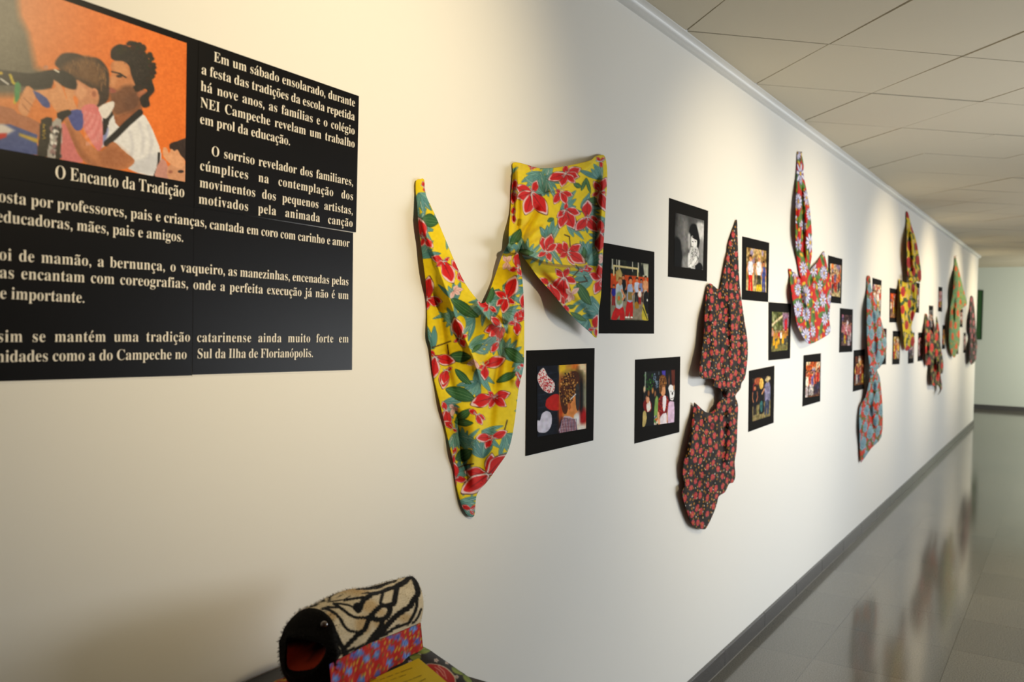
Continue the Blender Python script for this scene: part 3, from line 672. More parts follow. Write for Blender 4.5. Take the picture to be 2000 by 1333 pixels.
def print_red_shirt():
    cv = pv(bg=(28, 24, 22)); cv.noise(10, 12, 5); rr = random.Random(12)
    for k in range(60): cv.ell(rr.uniform(2, 30), rr.uniform(4, 36), rr.uniform(1, 3), rr.uniform(1, 3), rr.choice([(50, 96, 44), (30, 60, 28), (76, 120, 60)]))
    for k in range(40): cv.ell(rr.uniform(28, 50), rr.uniform(4, 30), rr.uniform(1, 2.4), rr.uniform(1, 4), rr.choice([(90, 110, 130), (130, 146, 160), (40, 40, 50)]))
    cv.line([(5, 0), (5, 34)], 3, (150, 160, 150)); cv.poly([(55, 0), (68, 0), (68, 12), (60, 16)], (90, 80, 170), soft=3); cv.poly([(86, 0), (100, 0), (100, 40), (90, 38)], (110, 62, 46), soft=4); cv.ell(80, 20, 3, 12, (110, 84, 70), soft=3)
    for x, y, c in ((3, 32, (214, 190, 160)), (16, 40, (160, 110, 70)), (28, 36, (190, 140, 90)), (36, 42, (150, 110, 80)), (10, 50, (196, 140, 110))): cv.ell(x, y, 3, 6, c, soft=2)
    cv.poly([(0, 58), (8, 50), (18, 52), (26, 60), (24, 74), (6, 72)], (132, 34, 34), smooth=2); cv.poly([(10, 60), (20, 54), (24, 68), (14, 74)], (236, 222, 214), smooth=2); cv.ell(14, 52, 5, 6, (214, 160, 130))
    cv.poly([(0, 74), (8, 72), (12, 84), (8, 98), (0, 100)], (196, 176, 120), smooth=2); cv.poly([(36, 52), (46, 50), (46, 96), (34, 96)], (140, 170, 100), smooth=2, soft=3)
    for k in range(30): cv.ell(rr.uniform(34, 48), rr.uniform(84, 100), 1.6, 2, rr.choice([(200, 90, 40), (60, 120, 80), (210, 200, 180), (60, 60, 120)]))
    cv.poly([(50, 50), (60, 46), (72, 48), (80, 56), (80, 70), (74, 78), (72, 88), (54, 88), (46, 76), (46, 60)], (140, 36, 34), smooth=3)
    for k in range(70): cv.ell(rr.uniform(48, 78), rr.uniform(50, 86), 1, 1.2, rr.choice([(200, 70, 50), (90, 24, 24), (220, 150, 110)]))
    cv.poly([(60, 50), (70, 48), (72, 60), (68, 76), (62, 74)], (240, 232, 236), smooth=2); cv.poly([(54, 86), (72, 80), (78, 100), (54, 102)], (228, 218, 222), smooth=2)
    cv.poly([(44, 76), (50, 80), (54, 100), (48, 102)], (222, 170, 134), smooth=2); cv.poly([(78, 70), (82, 76), (78, 98), (74, 96)], (222, 170, 134), smooth=2)
    cv.poly([(54, 32), (62, 26), (68, 34), (68, 44), (60, 48), (54, 42)], (214, 160, 120), smooth=3); cv.poly([(48, 30), (50, 12), (60, 8), (70, 14), (72, 28), (66, 30), (60, 28), (56, 40), (50, 42)], (120, 84, 48), smooth=3)
    for k in range(80): cv.ell(rr.uniform(49, 71), rr.uniform(10, 32), 1.3, 1, rr.choice([(176, 130, 76), (74, 50, 30), (140, 100, 58)]))
    cv.poly([(78, 34), (84, 28), (92, 30), (97, 34), (99, 46), (96, 56), (90, 60), (84, 54), (82, 44)], (240, 238, 238), smooth=3); cv.ell(92, 45, 2.2, 3, (24, 22, 24)); cv.ell(87, 41, 1.2, 1.4, (40, 40, 40)); cv.ell(96, 41, 1, 1.4, (40, 40, 40)); cv.line([(87, 54), (92, 55), (96, 53)], 1, (60, 40, 40)); cv.ell(97, 34, 3, 5, (190, 150, 116))
    cv.poly([(80, 62), (90, 58), (98, 62), (100, 100), (80, 101), (78, 80)], (216, 190, 214), smooth=2); cv.line([(86, 58), (98, 60)], 2, (60, 44, 44))
    return cv
def print_children():
    cv = pv(bg=(176, 150, 104)); cv.noise(46, 9, 5); rr = random.Random(4)
    for k in range(26): cv.ell(rr.uniform(0, 100), rr.uniform(0, 40), rr.uniform(3, 9), rr.uniform(3, 8), rr.choice([(226, 214, 180), (116, 90, 54), (150, 140, 180), (200, 176, 120)]), soft=4, a=.8)
    cv.poly([(0, 74), (100, 70), (100, 100), (0, 100)], (190, 176, 130), soft=6)
    person_blob(cv, 86, 26, 74, (90, 100, 150), (70, 80, 140), (190, 130, 90), (60, 40, 30)); person_blob(cv, 44, 30, 56, (150, 136, 110), (120, 110, 90), (190, 130, 90), (70, 50, 30))
    person_blob(cv, 20, 16, 84, (206, 206, 214), (206, 50, 24), (204, 146, 104), (74, 50, 34)); person_blob(cv, 62, 14, 84, (232, 228, 226), (60, 62, 50), (206, 150, 108), (210, 180, 110))
    cv.poly([(50, 84), (76, 82), (80, 97), (48, 99)], (214, 180, 50), soft=3); return cv
def print_bulls():
    cv = pv(bg=(120, 124, 84)); cv.noise(46, 10, 15); rr = random.Random(14)
    cv.line([(0, 34), (60, 10)], 7, (214, 196, 160), soft=4); cv.poly([(60, 0), (100, 0), (100, 40), (70, 50)], (150, 120, 140), soft=9); cv.poly([(76, 20), (90, 16), (92, 56), (78, 60)], (190, 50, 60), soft=6)
    cv.poly([(0, 78), (100, 72), (100, 100), (0, 100)], (128, 122, 80), soft=6)
    for k in range(8): person_blob(cv, 4+k*13, 42+rr.uniform(-4, 6), 40, rr.choice([(236, 228, 220), (200, 160, 140), (176, 130, 60), (180, 60, 50)]), rr.choice([(60, 60, 70), (90, 84, 70)]), (196, 140, 100), (50, 36, 26))
    for x, y in ((12, 74), (40, 72), (68, 70), (28, 82)): cv.poly([(x-7, y+10), (x-3, y-8), (x+4, y-8), (x+8, y+10)], (208, 160, 44), smooth=2)
    return cv
def print_backs():
    cv = pv(bg=(56, 50, 44)); cv.noise(24, 8, 25)
    cv.poly([(0, 66), (100, 58), (100, 100), (0, 100)], (140, 128, 92), soft=5); cv.ell(30, 8, 20, 9, (170, 100, 70), soft=6); cv.ell(12, 24, 8, 12, (150, 50, 40), soft=5)
    person_blob(cv, 14, 16, 70, (34, 34, 40), (44, 42, 46), (180, 120, 90), (40, 30, 26))
    cv.poly([(34, 30), (50, 22), (62, 32), (60, 58), (64, 84), (36, 86), (40, 58)], (34, 34, 40), smooth=3); cv.poly([(40, 60), (54, 58), (56, 78), (46, 84)], (70, 110, 110), smooth=2); cv.ell(48, 16, 11, 13, (216, 176, 96)); cv.line([(52, 40), (64, 30)], 5, (210, 160, 120))
    cv.poly([(66, 22), (82, 14), (94, 20), (98, 44), (94, 62), (70, 62), (66, 42)], (128, 126, 150), smooth=3); cv.poly([(70, 60), (92, 60), (90, 92), (80, 92), (80, 74), (74, 92), (66, 90)], (76, 82, 100), smooth=2); cv.ell(82, 8, 8, 9, (170, 150, 120)); cv.poly([(70, 6), (94, 2), (96, 9), (70, 12)], (196, 180, 140), smooth=2)
    return cv
MOOD_W = [(226, 222, 218), (206, 196, 190), (190, 80, 60), (150, 140, 170)]
MOOD_O = [(210, 104, 44), (226, 214, 190), (180, 60, 40), (120, 110, 150)]
MOOD_P = [(214, 170, 180), (226, 216, 216), (176, 110, 120), (110, 100, 130)]
MOOD_Y = [(214, 176, 76), (196, 130, 70), (150, 70, 40), (216, 206, 186)]
mount_no = 0
def mount(card, photo, cv, label, photo_label=None):
    """card, photo: px corners TL TR BR BL"""
    global mount_no
    th = .0014 + .0002 * (mount_no % 4); mount_no += 1
    q = [yz(*p, th) for p in card]; cy = sum(p[0] for p in q) / 4; zb = min(p[1] for p in q)
    e = empty('photo_mount', (0, cy, zb))
    sheet_slab('card', q, .0002, th, CARD, e)
    pq = [yz(*p, th + .0008) for p in photo]
    px_w = max(8, abs(photo[1][0] - photo[0][0])); px_h = max(12, abs(photo[2][1] - photo[1][1]))
    nx = int(min(110, px_w * 1.3)) + 2; ny = int(min(150, px_h * 1.0)) + 2
    photoize(cv, mount_no, 4 if mount_no <= 4 else 12 if mount_no < 8 else 20)
    o = grid_print('photo_print', pq, nx, ny, lambda u, v, P: cv.get(u*100, v*100), PHOTO, e, th + .0008)
    if photo_label: o['label'] = photo_label
    return tag(e, label, 'photograph', 'black mounted photographs on the white wall')
mount([(1172, 473), (1278.1, 492.3), (1277.5, 652.2), (1170, 651.8)], [(1192.6, 505.3), (1266.6, 515.8), (1266, 626.7), (1192, 625)], print_dance(), 'black mounted photo of dancers in red trousers, touching the yellow cloth')
mount([(1307.3, 386.8), (1383.2, 412), (1380.8, 550.2), (1305.1, 540.8)], [(1318.2, 415.3), (1375, 431.4), (1372.8, 527.7), (1317, 520)], print_grey_girl(), 'black mounted black-and-white photo of a girl with a fringe')
mount([(1028.8, 685.2), (1161.5, 680.3), (1159, 860.8), (1027, 891.4)], [(1049, 715.8), (1145.1, 711), (1144.6, 837.4), (1049.5, 854.1)], print_mask_boy(), 'large black mounted photo of a curly-haired boy beside three cut-out shapes')
mount([(1241.3, 702.9), (1328.8, 696.9), (1327, 844.6), (1239.9, 867.1)], [(1257.5, 727), (1318.7, 722.1), (1316.9, 825.1), (1254.8, 834.3)], print_red_shirt(), 'black mounted photo of a child in a red shirt beside a white mask')
mount([(1449.9, 461.8), (1502.6, 474.5), (1500.4, 590.4), (1449, 585.7)], [(1458.4, 483.3), (1496.6, 490.5), (1496.6, 571.5), (1457.2, 567.4)], print_children(), 'black mounted photo of two children in pale shirts, right of the dark cloth tip')
mount([(1501.3, 590.4), (1545.4, 593.9), (1543.2, 700.5), (1501, 704.5)], [(1508, 609), (1541, 611), (1538, 684), (1506.7, 687.5)], print_bulls(), 'black mounted greenish crowd photo left of the red daisy cloth')
mount([(1463.1, 724.8), (1512.7, 714.8), (1511.1, 826.3), (1461.7, 844.4)], [(1469.3, 740), (1505.7, 733.7), (1504.6, 813.4), (1469.3, 824.2)], print_backs(), 'black mounted dark photo of grown-ups seen from behind, beside the knotted dark cloth')
mount([(1617.9, 499), (1645.3, 506.3), (1643.1, 593.6), (1617, 591)], [(1621.7, 514.8), (1642.8, 518.9), (1640.6, 581), (1621.7, 577.8)], crowd_print(31, (206, 176, 140), (176, 160, 120), MOOD_O), 'black mounted photo partly hidden by the right tip of the red daisy cloth')
mount([(1640.6, 602.1), (1665.8, 604.6), (1664.6, 687.5), (1639, 689)], [(1644.7, 614.7), (1663.6, 616.3), (1662, 675.5), (1643, 675.5)], crowd_print(32, (84, 60, 56), (110, 86, 80), MOOD_P), 'black mounted pinkish photo right of the red daisy cloth, level with its lower half')
mount([(1569.7, 694.6), (1603.4, 690.3), (1602.1, 784.4), (1567.4, 794.6)], [(1574.7, 707.8), (1602, 707), (1600, 773), (1573, 777)], crowd_print(33, (190, 100, 44), (96, 76, 66), MOOD_O), 'black mounted orange-toned photo directly below the red daisy cloth')
mount([(1667.8, 684.7), (1689.2, 682.4), (1687.6, 760), (1665.8, 765.6)], [(1670.4, 696.9), (1688.2, 694.6), (1686.3, 750.7), (1668.8, 753.4)], crowd_print(34, (104, 60, 36), (120, 84, 50), MOOD_Y), 'black mounted golden-brown photo just left of the long teal cloth')
mount([(1704.4, 542.7), (1721.9, 548), (1720, 618.7), (1703.4, 617)], [(1706, 555.3), (1721, 558), (1719.3, 608), (1705.3, 607)], crowd_print(35, (200, 180, 150), (170, 150, 120), MOOD_W), 'black mounted pale photo tucked behind the top of the long teal cloth')
mount([(1713.5, 640), (1731.8, 642.4), (1730.5, 711.8), (1712.6, 714)], [(1716, 652), (1730, 654), (1729, 700), (1715.2, 702)], crowd_print(36, (90, 84, 90), (100, 90, 80), MOOD_P), 'black mounted photo mostly hidden behind the bulge of the long teal cloth')
mount([(1737.8, 562.5), (1752.6, 565.2), (1751.6, 630.2), (1737.1, 630.2)], [(1739.3, 573.4), (1751.4, 574.5), (1750.6, 620.3), (1738.8, 620.6)], crowd_print(37, (206, 104, 52), (150, 120, 90), MOOD_O), 'upper black mounted orange photo between the teal cloth and the yellow tied cloth')
mount([(1744, 646.7), (1758.6, 647), (1756.9, 711.8), (1742.7, 712.4)], [(1746, 658), (1757.2, 658.4), (1755.8, 701), (1745, 702)], crowd_print(38, (140, 116, 76), (130, 110, 80), MOOD_Y), 'lower black mounted tan photo between the teal cloth and the yellow tied cloth')
mount([(1782.5, 551.5), (1796.5, 553.5), (1795, 611.4), (1781.8, 610.5)], [(1784, 562), (1795.4, 563.5), (1794.2, 602), (1783.2, 601.4)], crowd_print(39, (150, 150, 150), (120, 110, 100), MOOD_W), 'black mounted greyish photo peeping out right of the yellow cloth knot')
mount([(1774, 650), (1786, 650), (1784.5, 709.5), (1773.4, 711)], [(1775, 661), (1785.2, 661), (1784, 700), (1774.4, 701)], crowd_print(40, (130, 120, 110), (110, 100, 90), MOOD_P), 'black mounted photo under the dangling tip of the yellow tied cloth')
mount([(1793.5, 649.8), (1802.2, 649.8), (1801.3, 705), (1792, 706.5)], [(1794.4, 660), (1801.4, 660), (1800.8, 696), (1793.4, 697)], crowd_print(41, (130, 70, 60), (100, 70, 60), MOOD_P), 'narrow black mounted reddish photo between the yellow cloth and the red poppy cloth')
mount([(1814.5, 597), (1822.9, 597.9), (1821.8, 648), (1814, 648)], [(1815.3, 606), (1822.2, 606.6), (1821.4, 640), (1815, 640)], crowd_print(42, (90, 90, 90), (80, 80, 80), [(150, 150, 150), (110, 110, 110), (200, 200, 200)]), 'narrow black mounted grey photo above the red poppy cloth')
mount([(1833.1, 560.4), (1840.6, 561.6), (1840, 609.6), (1832.2, 608.4)], [(1833.9, 569), (1839.9, 570), (1839.4, 601), (1833.2, 600)], crowd_print(43, (190, 150, 140), (150, 120, 110), MOOD_P), 'narrow black mounted pink photo, topmost left of the green cloth')
mount([(1840.9, 635.4), (1846.6, 635.4), (1845.7, 681.9), (1839.6, 682.5)], [(1841.5, 644), (1846, 644), (1845.2, 674), (1840.4, 674.5)], crowd_print(44, (150, 130, 110), (120, 100, 90), MOOD_Y), 'narrow black mounted photo between the red poppy cloth and the green cloth')
mount([(1875.5, 603), (1880.8, 604.5), (1880, 639.6), (1874.8, 639.4)], [(1876.1, 610), (1880.3, 611), (1879.7, 633), (1875.6, 633)], crowd_print(45, (150, 140, 130), (120, 110, 100), MOOD_W), 'tiny black mounted photo under the right corner of the green cloth')
mount([(1882.3, 650.4), (1886.8, 650.4), (1885.9, 689.4), (1881.4, 690)], [(1882.8, 657), (1886.3, 657), (1885.6, 683), (1882, 683.4)], crowd_print(46, (150, 130, 120), (120, 100, 90), MOOD_P), 'tiny black mounted photo standing free between the two farthest cloths')
mount([(1866.5, 652), (1872.4, 652.5), (1871.8, 692), (1865.8, 692)], [(1867.1, 660), (1871.9, 660.4), (1871.3, 685), (1866.5, 685)], crowd_print(47, (120, 110, 100), (110, 100, 90), MOOD_O), 'tiny black mounted photo half covered by the lower end of the green cloth')
mount([(1897.2, 580.5), (1901, 581), (1900.6, 640), (1896.8, 640)], [(1897.6, 588), (1900.7, 588.4), (1900.4, 632), (1897.3, 632)], crowd_print(48, (90, 70, 60), (90, 70, 60), MOOD_P), 'farthest black mounted photo, behind the pink cloth at the wall corner')

# green board on the far end wall
def eb(px, py): return at_y(px, py, YB - .03)
a = eb(1905, 569); b = eb(1918.5, 569.5); c = eb(1916, 662)
e = empty('notice_board', (float(a[0]) - .1, YB - .02, float(c[2])))
GRN = noise_bump(material('green_felt', (58, 92, 56), .9, .1), 300, .2)
B().box((a[0] - .45, YB - .022, c[2]), (b[0], YB, a[2])).build('felt_panel', GRN, e)
fr = B(); t = .018
x0, x1, zb, zt = a[0] - .45, b[0], c[2], a[2]
fr.box((x0 - t, YB - .028, zb - t), (x0, YB, zt + t)).box((x1, YB - .028, zb - t), (x1 + t, YB, zt + t)).box((x0, YB - .028, zb - t), (x1, YB, zb)).box((x0, YB - .028, zt), (x1, YB, zt + t))
fr.build('frame', material('dark_green_wood', (40, 62, 42), .5), e)
tag(e, 'dark green board on the far end wall, mostly hidden behind the white wall corner', 'board')

# ------------------------------------------------------------------ printed cloths
def petal(cv, x0, y0, x1, y1, w, out, edge, inner, rib, rr):
    dx, dy = x1-x0, y1-y0; L = math.hypot(dx, dy) + 1e-6; nx, ny = -dy/L, dx/L
    prof = [(0, .22), (.2, .62), (.45, 1), (.7, .86), (.88, .45), (1, .0), (.88, -.42), (.7, -.84), (.45, -1), (.2, -.6), (0, -.22)]
    bend = rr.uniform(-.16, .16) * L
    def shp(k, off, jit):
        o = []
        for t, s in prof:
            t2 = .5 + (t-.5)*k + off; q = s*w*.5*k + rr.uniform(-jit, jit); b = bend*(t2*t2)
            o.append((x0+dx*t2+nx*(q+b), y0+dy*t2+ny*(q+b)))
        return o
    cv.poly(shp(1.07, .0, 0), out, smooth=3); cv.poly(shp(1.0, 0, w*.05), edge, smooth=3); cv.poly(shp(.86, -.03, w*.09), inner, smooth=3, soft=1.6*cv.st)
    cv.line([(x0+dx*.05, y0+dy*.05), (x0+dx*.5+nx*bend*.25, y0+dy*.5+ny*bend*.25), (x0+dx*.85+nx*bend*.7, y0+dy*.85+ny*bend*.7)], w*.09, rib, a=.8, taper=True)
    for k in range(5): t = rr.uniform(.1, .4); q = rr.uniform(-.3, .3)*w; cv.ell(x0+dx*t+nx*q, y0+dy*t+ny*q, w*.03, w*.03, rib, a=.7)
def lily(cv, cx, cy, tips, rr, wk=.5):
    for tx, ty in tips:
        L = math.hypot(tx-cx, ty-cy); petal(cv, cx, cy, tx, ty, max(7, L*wk), (96, 52, 36), (240, 208, 208), (212, 26, 26), (124, 10, 18), rr)
    for k in range(5):
        a = rr.uniform(0, 6.28); q = rr.uniform(4, 9); cv.line([(cx, cy), (cx+q*math.cos(a), cy+q*math.sin(a))], 1.1, (206, 214, 214)); cv.ell(cx+q*math.cos(a), cy+q*math.sin(a), 1.4, 1, (150, 170, 176), rot=a)
def leaf(cv, x, y, ang, L, w, fill, vein, rr, stripe=None):
    c, s = math.cos(ang), math.sin(ang); T = lambda t, q: (x + c*L*t - s*w*q, y + s*L*t + c*w*q)
    b = rr.uniform(-.3, .3)
    prof = [(-.5, 0), (-.3, .34), (0, .5), (.25, .4), (.5, b*.4), (.25, -.34), (0, -.5), (-.3, -.36)]
    cv.poly([T(t*1.04, q*1.12 + b*t*t) for t, q in prof], tuple(v*.62 for v in fill), smooth=3); cv.poly([T(t, q + b*t*t) for t, q in prof], fill, smooth=3)
    cv.line([T(-.48, b*.23), T(0, 0), T(.45, b*.2)], .9, vein)
    for q in (-.26, .26): cv.line([T(-.34, q*.6+b*.1), T(0, q), T(.34, q*.7+b*.1)], .7, vein, a=.7)
    if stripe: cv.line([T(-.3, .12), T(.1, .16), T(.4, .1)], w*.13, stripe, taper=True)
TEAL = (112, 168, 160); TEALV = (62, 112, 112); LEAFG = (52, 100, 58); LEAFV = (110, 150, 100); YELLOW = (238, 210, 24); CREAM = (232, 222, 206)
def cloth_lily():
    cv = Canvas(796, 288, 1200, 1024, 1.0, YELLOW); rr = random.Random(11)
    cv.noise(5, 160, 2)
    # teal fronds behind everything
    for k in range(110):
        x = rr.uniform(805, 1195); y = rr.uniform(295, 1015); a0 = rr.uniform(0, 6.28); n = rr.choice((4, 5, 6))
        for j in range(n):
            a = a0 + (j-(n-1)/2)*.34; L = rr.uniform(30, 52); leaf(cv, x+math.cos(a)*L*.5, y+math.sin(a)*L*.5, a, L, rr.uniform(7, 12), rr.choice([TEAL, TEAL, (128, 180, 166), (92, 150, 148)]), TEALV, rr, CREAM if rr.random() < .45 else None)
    for k in range(4):                    # yellow gaps reopen the ground
        x = rr.uniform(805, 1195); y = rr.uniform(295, 1015); cv.ell(x, y, rr.uniform(10, 20), rr.uniform(8, 15), YELLOW, rot=rr.random()*3)
    BR = (74, 52, 30)
    for l in ([(1042, 380), (1057, 382), (1059, 395), (1060, 410)], [(1155, 400), (1170, 405)], [(1104, 460), (1114, 464), (1115, 484)], [(1125, 520), (1131, 528), (1115, 545)], [(1140, 540), (1147, 550), (1130, 553)], [(844, 679), (862, 672), (880, 665)], [(874, 672), (877, 690)], [(890, 916), (905, 909), (924, 906)], [(985, 845), (991, 822)]): cv.line(l, 2.4, BR)
    for x, y, a, L, w in ((840, 432, .1, 34, 24), (907, 603, .62, 64, 20), (957, 579, -1.2, 36, 14), (899, 696, 0, 44, 20), (1005, 695, .6, 46, 20), (899, 769, .35, 62, 24), (905, 889, -.55, 36, 22), (905, 736, .8, 42, 14), (990, 736, -.45, 44, 14), (905, 810, -.6, 36, 16), (906, 825, .1, 38, 13), (1141, 359, -1.2, 26, 7), (1009, 463, -1.05, 34, 17), (1027, 493, .2, 30, 12), (1141, 575, .95, 50, 17), (1142, 497, -1.5, 24, 9), (1115, 599, -.2, 22, 8), (1130, 618, .5, 34, 10), (1129, 361, .4, 17, 9), (1150, 362, 1.3, 32, 6), (1160, 392, .1, 18, 12), (1074, 429, -.5, 14, 8), (931, 680, -.7, 24, 9)):
        leaf(cv, x, y, a, L, w, LEAFG, LEAFV, rr)
    Zu = lambda *p: [(960+a/6.346, 290+b/6.346) for a, b in p]
    Zl = lambda *p: [(1020+a/5.795, 440+b/5.795) for a, b in p]
    Za = lambda *p: [(800+a/4.442, 340+b/4.442) for a, b in p]
    Zb = lambda *p: [(820+a/5.552, 560+b/5.552) for a, b in p]
    Zc = lambda *p: [(800+a/3.418, 640+b/3.418) for a, b in p]
    flowers = [Zu((920, 310), (900, 190), (1100, 230), (1090, 350), (1040, 420), (890, 480), (705, 390)), Zu((505, 560), (285, 500), (590, 420), (300, 620), (430, 830), (675, 820)),
        Zu((860, 545), (1010, 590), (770, 690), (950, 690), (800, 520)), Zu((920, 770), (930, 670), (1115, 800), (1040, 1010), (870, 1000), (800, 850)), Zu((1190, 860), (1185, 640), (1325, 900), (1290, 1060), (1060, 1035)),
        Zu((1350, 540), (1410, 360), (1280, 400), (1255, 600), (1400, 810), (1420, 560)), Zu((1350, 1060), (1330, 890), (1345, 1290), (1395, 1000)), Zu((1350, 160), (1290, 110), (1400, 110), (1370, 240)), Zu((500, 225), (455, 195), (560, 240), (500, 270)), Zu((275, 540), (285, 390), (270, 700), (300, 600)), Zu((265, 830), (260, 730), (285, 930)),
        Zl((520, 315), (335, 235), (685, 255), (600, 455), (715, 435), (420, 370), (470, 190)), Zl((270, 300), (215, 130), (330, 100), (395, 210), (330, 415), (180, 370)), Zl((470, 600), (345, 740), (615, 640), (360, 520), (450, 890), (510, 480)), Zl((690, 510), (640, 530), (805, 495), (750, 460)), Zl((905, 610), (750, 570), (870, 440), (820, 780), (915, 700)), Zl((820, 1160), (840, 1010), (740, 1170), (850, 1250)), Zl((480, 900), (440, 790), (530, 980), (450, 950)), Zl((300, 680), (210, 600), (410, 890), (290, 740)),
        Za((290, 760), (350, 735), (185, 720), (395, 935), (230, 800)), Za((115, 560), (190, 650), (95, 380), (105, 640)), Za((150, 1090), (285, 1100), (150, 890), (150, 1180), (260, 1130)), Za((835, 1080), (930, 900), (740, 1130), (905, 1130), (815, 1210), (750, 1010)), Za((980, 1170), (985, 1020), (920, 1290), (990, 1270)), Za((940, 820), (860, 850), (965, 780), (960, 900), (930, 680)), Za((690, 1150), (590, 1110), (760, 1190), (650, 1200)), Za((430, 840), (380, 740), (490, 940), (450, 920)), Za((125, 110), (115, 55), (140, 150)),
        Zb((880, 440), (690, 470), (760, 560), (930, 500), (760, 340), (850, 600)), Zb((850, 600), (780, 720), (850, 560)), Zb((430, 560), (370, 600), (510, 520), (500, 650), (390, 330)), Zb((1040, 380), (1080, 530), (960, 420), (1060, 270), (1130, 330)), Zb((170, 760), (385, 830), (200, 870), (100, 690), (150, 1000)), Zb((300, 900), (360, 870), (215, 1090), (270, 1060)), Zb((710, 850), (930, 790), (720, 1010), (640, 880), (760, 800)), Zb((800, 1200), (975, 1140), (545, 1260), (770, 1320), (940, 1290), (740, 1130)), Zb((1070, 980), (1040, 920), (1110, 960), (1060, 1110)), Zb((1080, 860), (1130, 850), (1060, 890)),
        Zc((240, 550), (210, 490), (270, 590), (210, 600), (250, 660)), Zc((450, 580), (400, 540), (510, 610), (480, 650)), Zc((555, 730), (655, 710), (495, 800), (445, 740)), Zc((520, 985), (365, 960), (560, 845), (645, 850), (440, 1100), (350, 1110)), Zc((300, 1010), (380, 1010), (290, 900), (300, 1060)), Zc((290, 670), (320, 690), (230, 620)), Zc((400, 1220), (440, 1190), (350, 1180), (425, 1255)), Zc((290, 850), (310, 800), (275, 920))]
    for f in flowers: lily(cv, *f[0], f[1:], rr, .54)
    for cx, cy, tips, rad in ((991, 513, ((983, 500), (998, 498), (992, 530), (982, 527)), 1), (888, 568, ((880, 583), (893, 556), (905, 562), (899, 575)), 1), (1116, 575, ((1104, 567), (1121, 586), (1130, 562), (1112, 590)), 1), (931, 706, ((914, 712), (934, 720), (920, 704)), 1), (1176, 505, ((1168, 500), (1186, 498), (1172, 516)), 1), (885, 795, ((880, 812), (893, 800), (876, 790)), 1)):
        for tx, ty in tips: petal(cv, cx, cy, tx, ty, 9, (130, 80, 66), (240, 216, 206), (232, 190, 180), (190, 90, 90), rr)
    return cv
def scatter(x0, y0, x1, y1, d, rr, tries=6000):
    cell = {}; out = []; n = int(tries)
    for k in range(n):
        x, y = rr.uniform(x0, x1), rr.uniform(y0, y1); i, j = int(x//d), int(y//d)
        if all((x-a)**2+(y-b)**2 > d*d for u in (-1, 0, 1) for v in (-1, 0, 1) for a, b in cell.get((i+u, j+v), ())):
            cell.setdefault((i, j), []).append((x, y)); out.append((x, y))
    return out
def cloth_roses(ext, st=1.6):
    """mm on the cloth: small pink roses on black"""
    cv = Canvas(*ext, st, (22, 15, 14)); rr = random.Random(21)
    for x, y in scatter(*ext, 15, rr): cv.ell(x, y, 4.8, 4.8, (196, 134, 36)); cv.ell(x, y, 1.8, 1.8, (120, 66, 20))
    for x, y in scatter(*ext, 24, rr, 3000): cv.ell(x+5, y+4, 3.2, 3.2, (222, 212, 196))
    for x, y in scatter(*ext, 36, rr, 5000):
        a = rr.uniform(0, 6.28)
        for k in (0, 2.2, 4.1): cv.ell(x+12*math.cos(a+k), y+12*math.sin(a+k), 6, 3.2, (44, 84, 40), rot=a+k)
        for k in range(7): cv.ell(x+8.5*math.cos(a+k*.9), y+8.5*math.sin(a+k*.9), 6, 6, (204, 74, 90) if k % 2 else (176, 46, 60))
        cv.ell(x, y, 7.5, 7.5, (190, 50, 48)); cv.ell(x, y, 4.4, 4.4, (214, 124, 42)); cv.ell(x, y, 1.6, 1.6, (120, 40, 20))
    return cv
def daisy(cv, x, y, r, petal_c, shade, eye, rr, n=11):
    a0 = rr.uniform(0, 6.28); sq = rr.uniform(.75, 1)
    for k in range(n):
        a = a0 + k*6.283/n; ex, ey = math.cos(a), math.sin(a)*sq
        cv.ell(x+ex*r*.58, y+ey*r*.58, r*.46, r*.2, shade, rot=math.atan2(ey, ex)); cv.ell(x+ex*r*.6, y+ey*r*.6, r*.38, r*.13, petal_c, rot=math.atan2(ey, ex))
    cv.ell(x, y, r*.2, r*.2, eye)
def cloth_daisies(ext, base=(200, 28, 22), st=2.4, seed=5, pc=(228, 226, 240), sh=(76, 70, 150), eye=(214, 170, 40), green=(86, 128, 52), yel=(222, 176, 40), d=96, r=(36, 60)):
    cv = Canvas(*ext, st, base); rr = random.Random(seed)
    for x, y in scatter(*ext, d*.72, rr, 3000):
        a = rr.uniform(0, 6.28); cv.ell(x, y, rr.uniform(40, 66), rr.uniform(18, 30), green, rot=a); cv.ell(x+14, y-6, rr.uniform(20, 34), rr.uniform(9, 14), tuple(v*.72 for v in green), rot=a+.5); cv.line([(x-20*math.cos(a), y-20*math.sin(a)), (x+20*math.cos(a), y+20*math.sin(a))], 2, tuple(v*.6 for v in green))
    for x, y in scatter(*ext, d*.5, rr, 3000): cv.ell(x, y, rr.uniform(10, 22), rr.uniform(6, 11), yel, rot=rr.uniform(0, 3))
    for x, y in scatter(*ext, d*.9, rr, 3000): cv.ell(x, y, rr.uniform(12, 20), rr.uniform(8, 14), base, rot=rr.uniform(0, 3))
    for x, y in scatter(*ext, d, rr, 4000): daisy(cv, x, y, rr.uniform(*r), pc, sh, eye, rr, rr.choice((7, 9, 12)))
    for x, y in scatter(*ext, d*1.2, rr, 1500): daisy(cv, x+9, y-12, r[0]*.5, pc, sh, eye, rr, 6)
    return cv
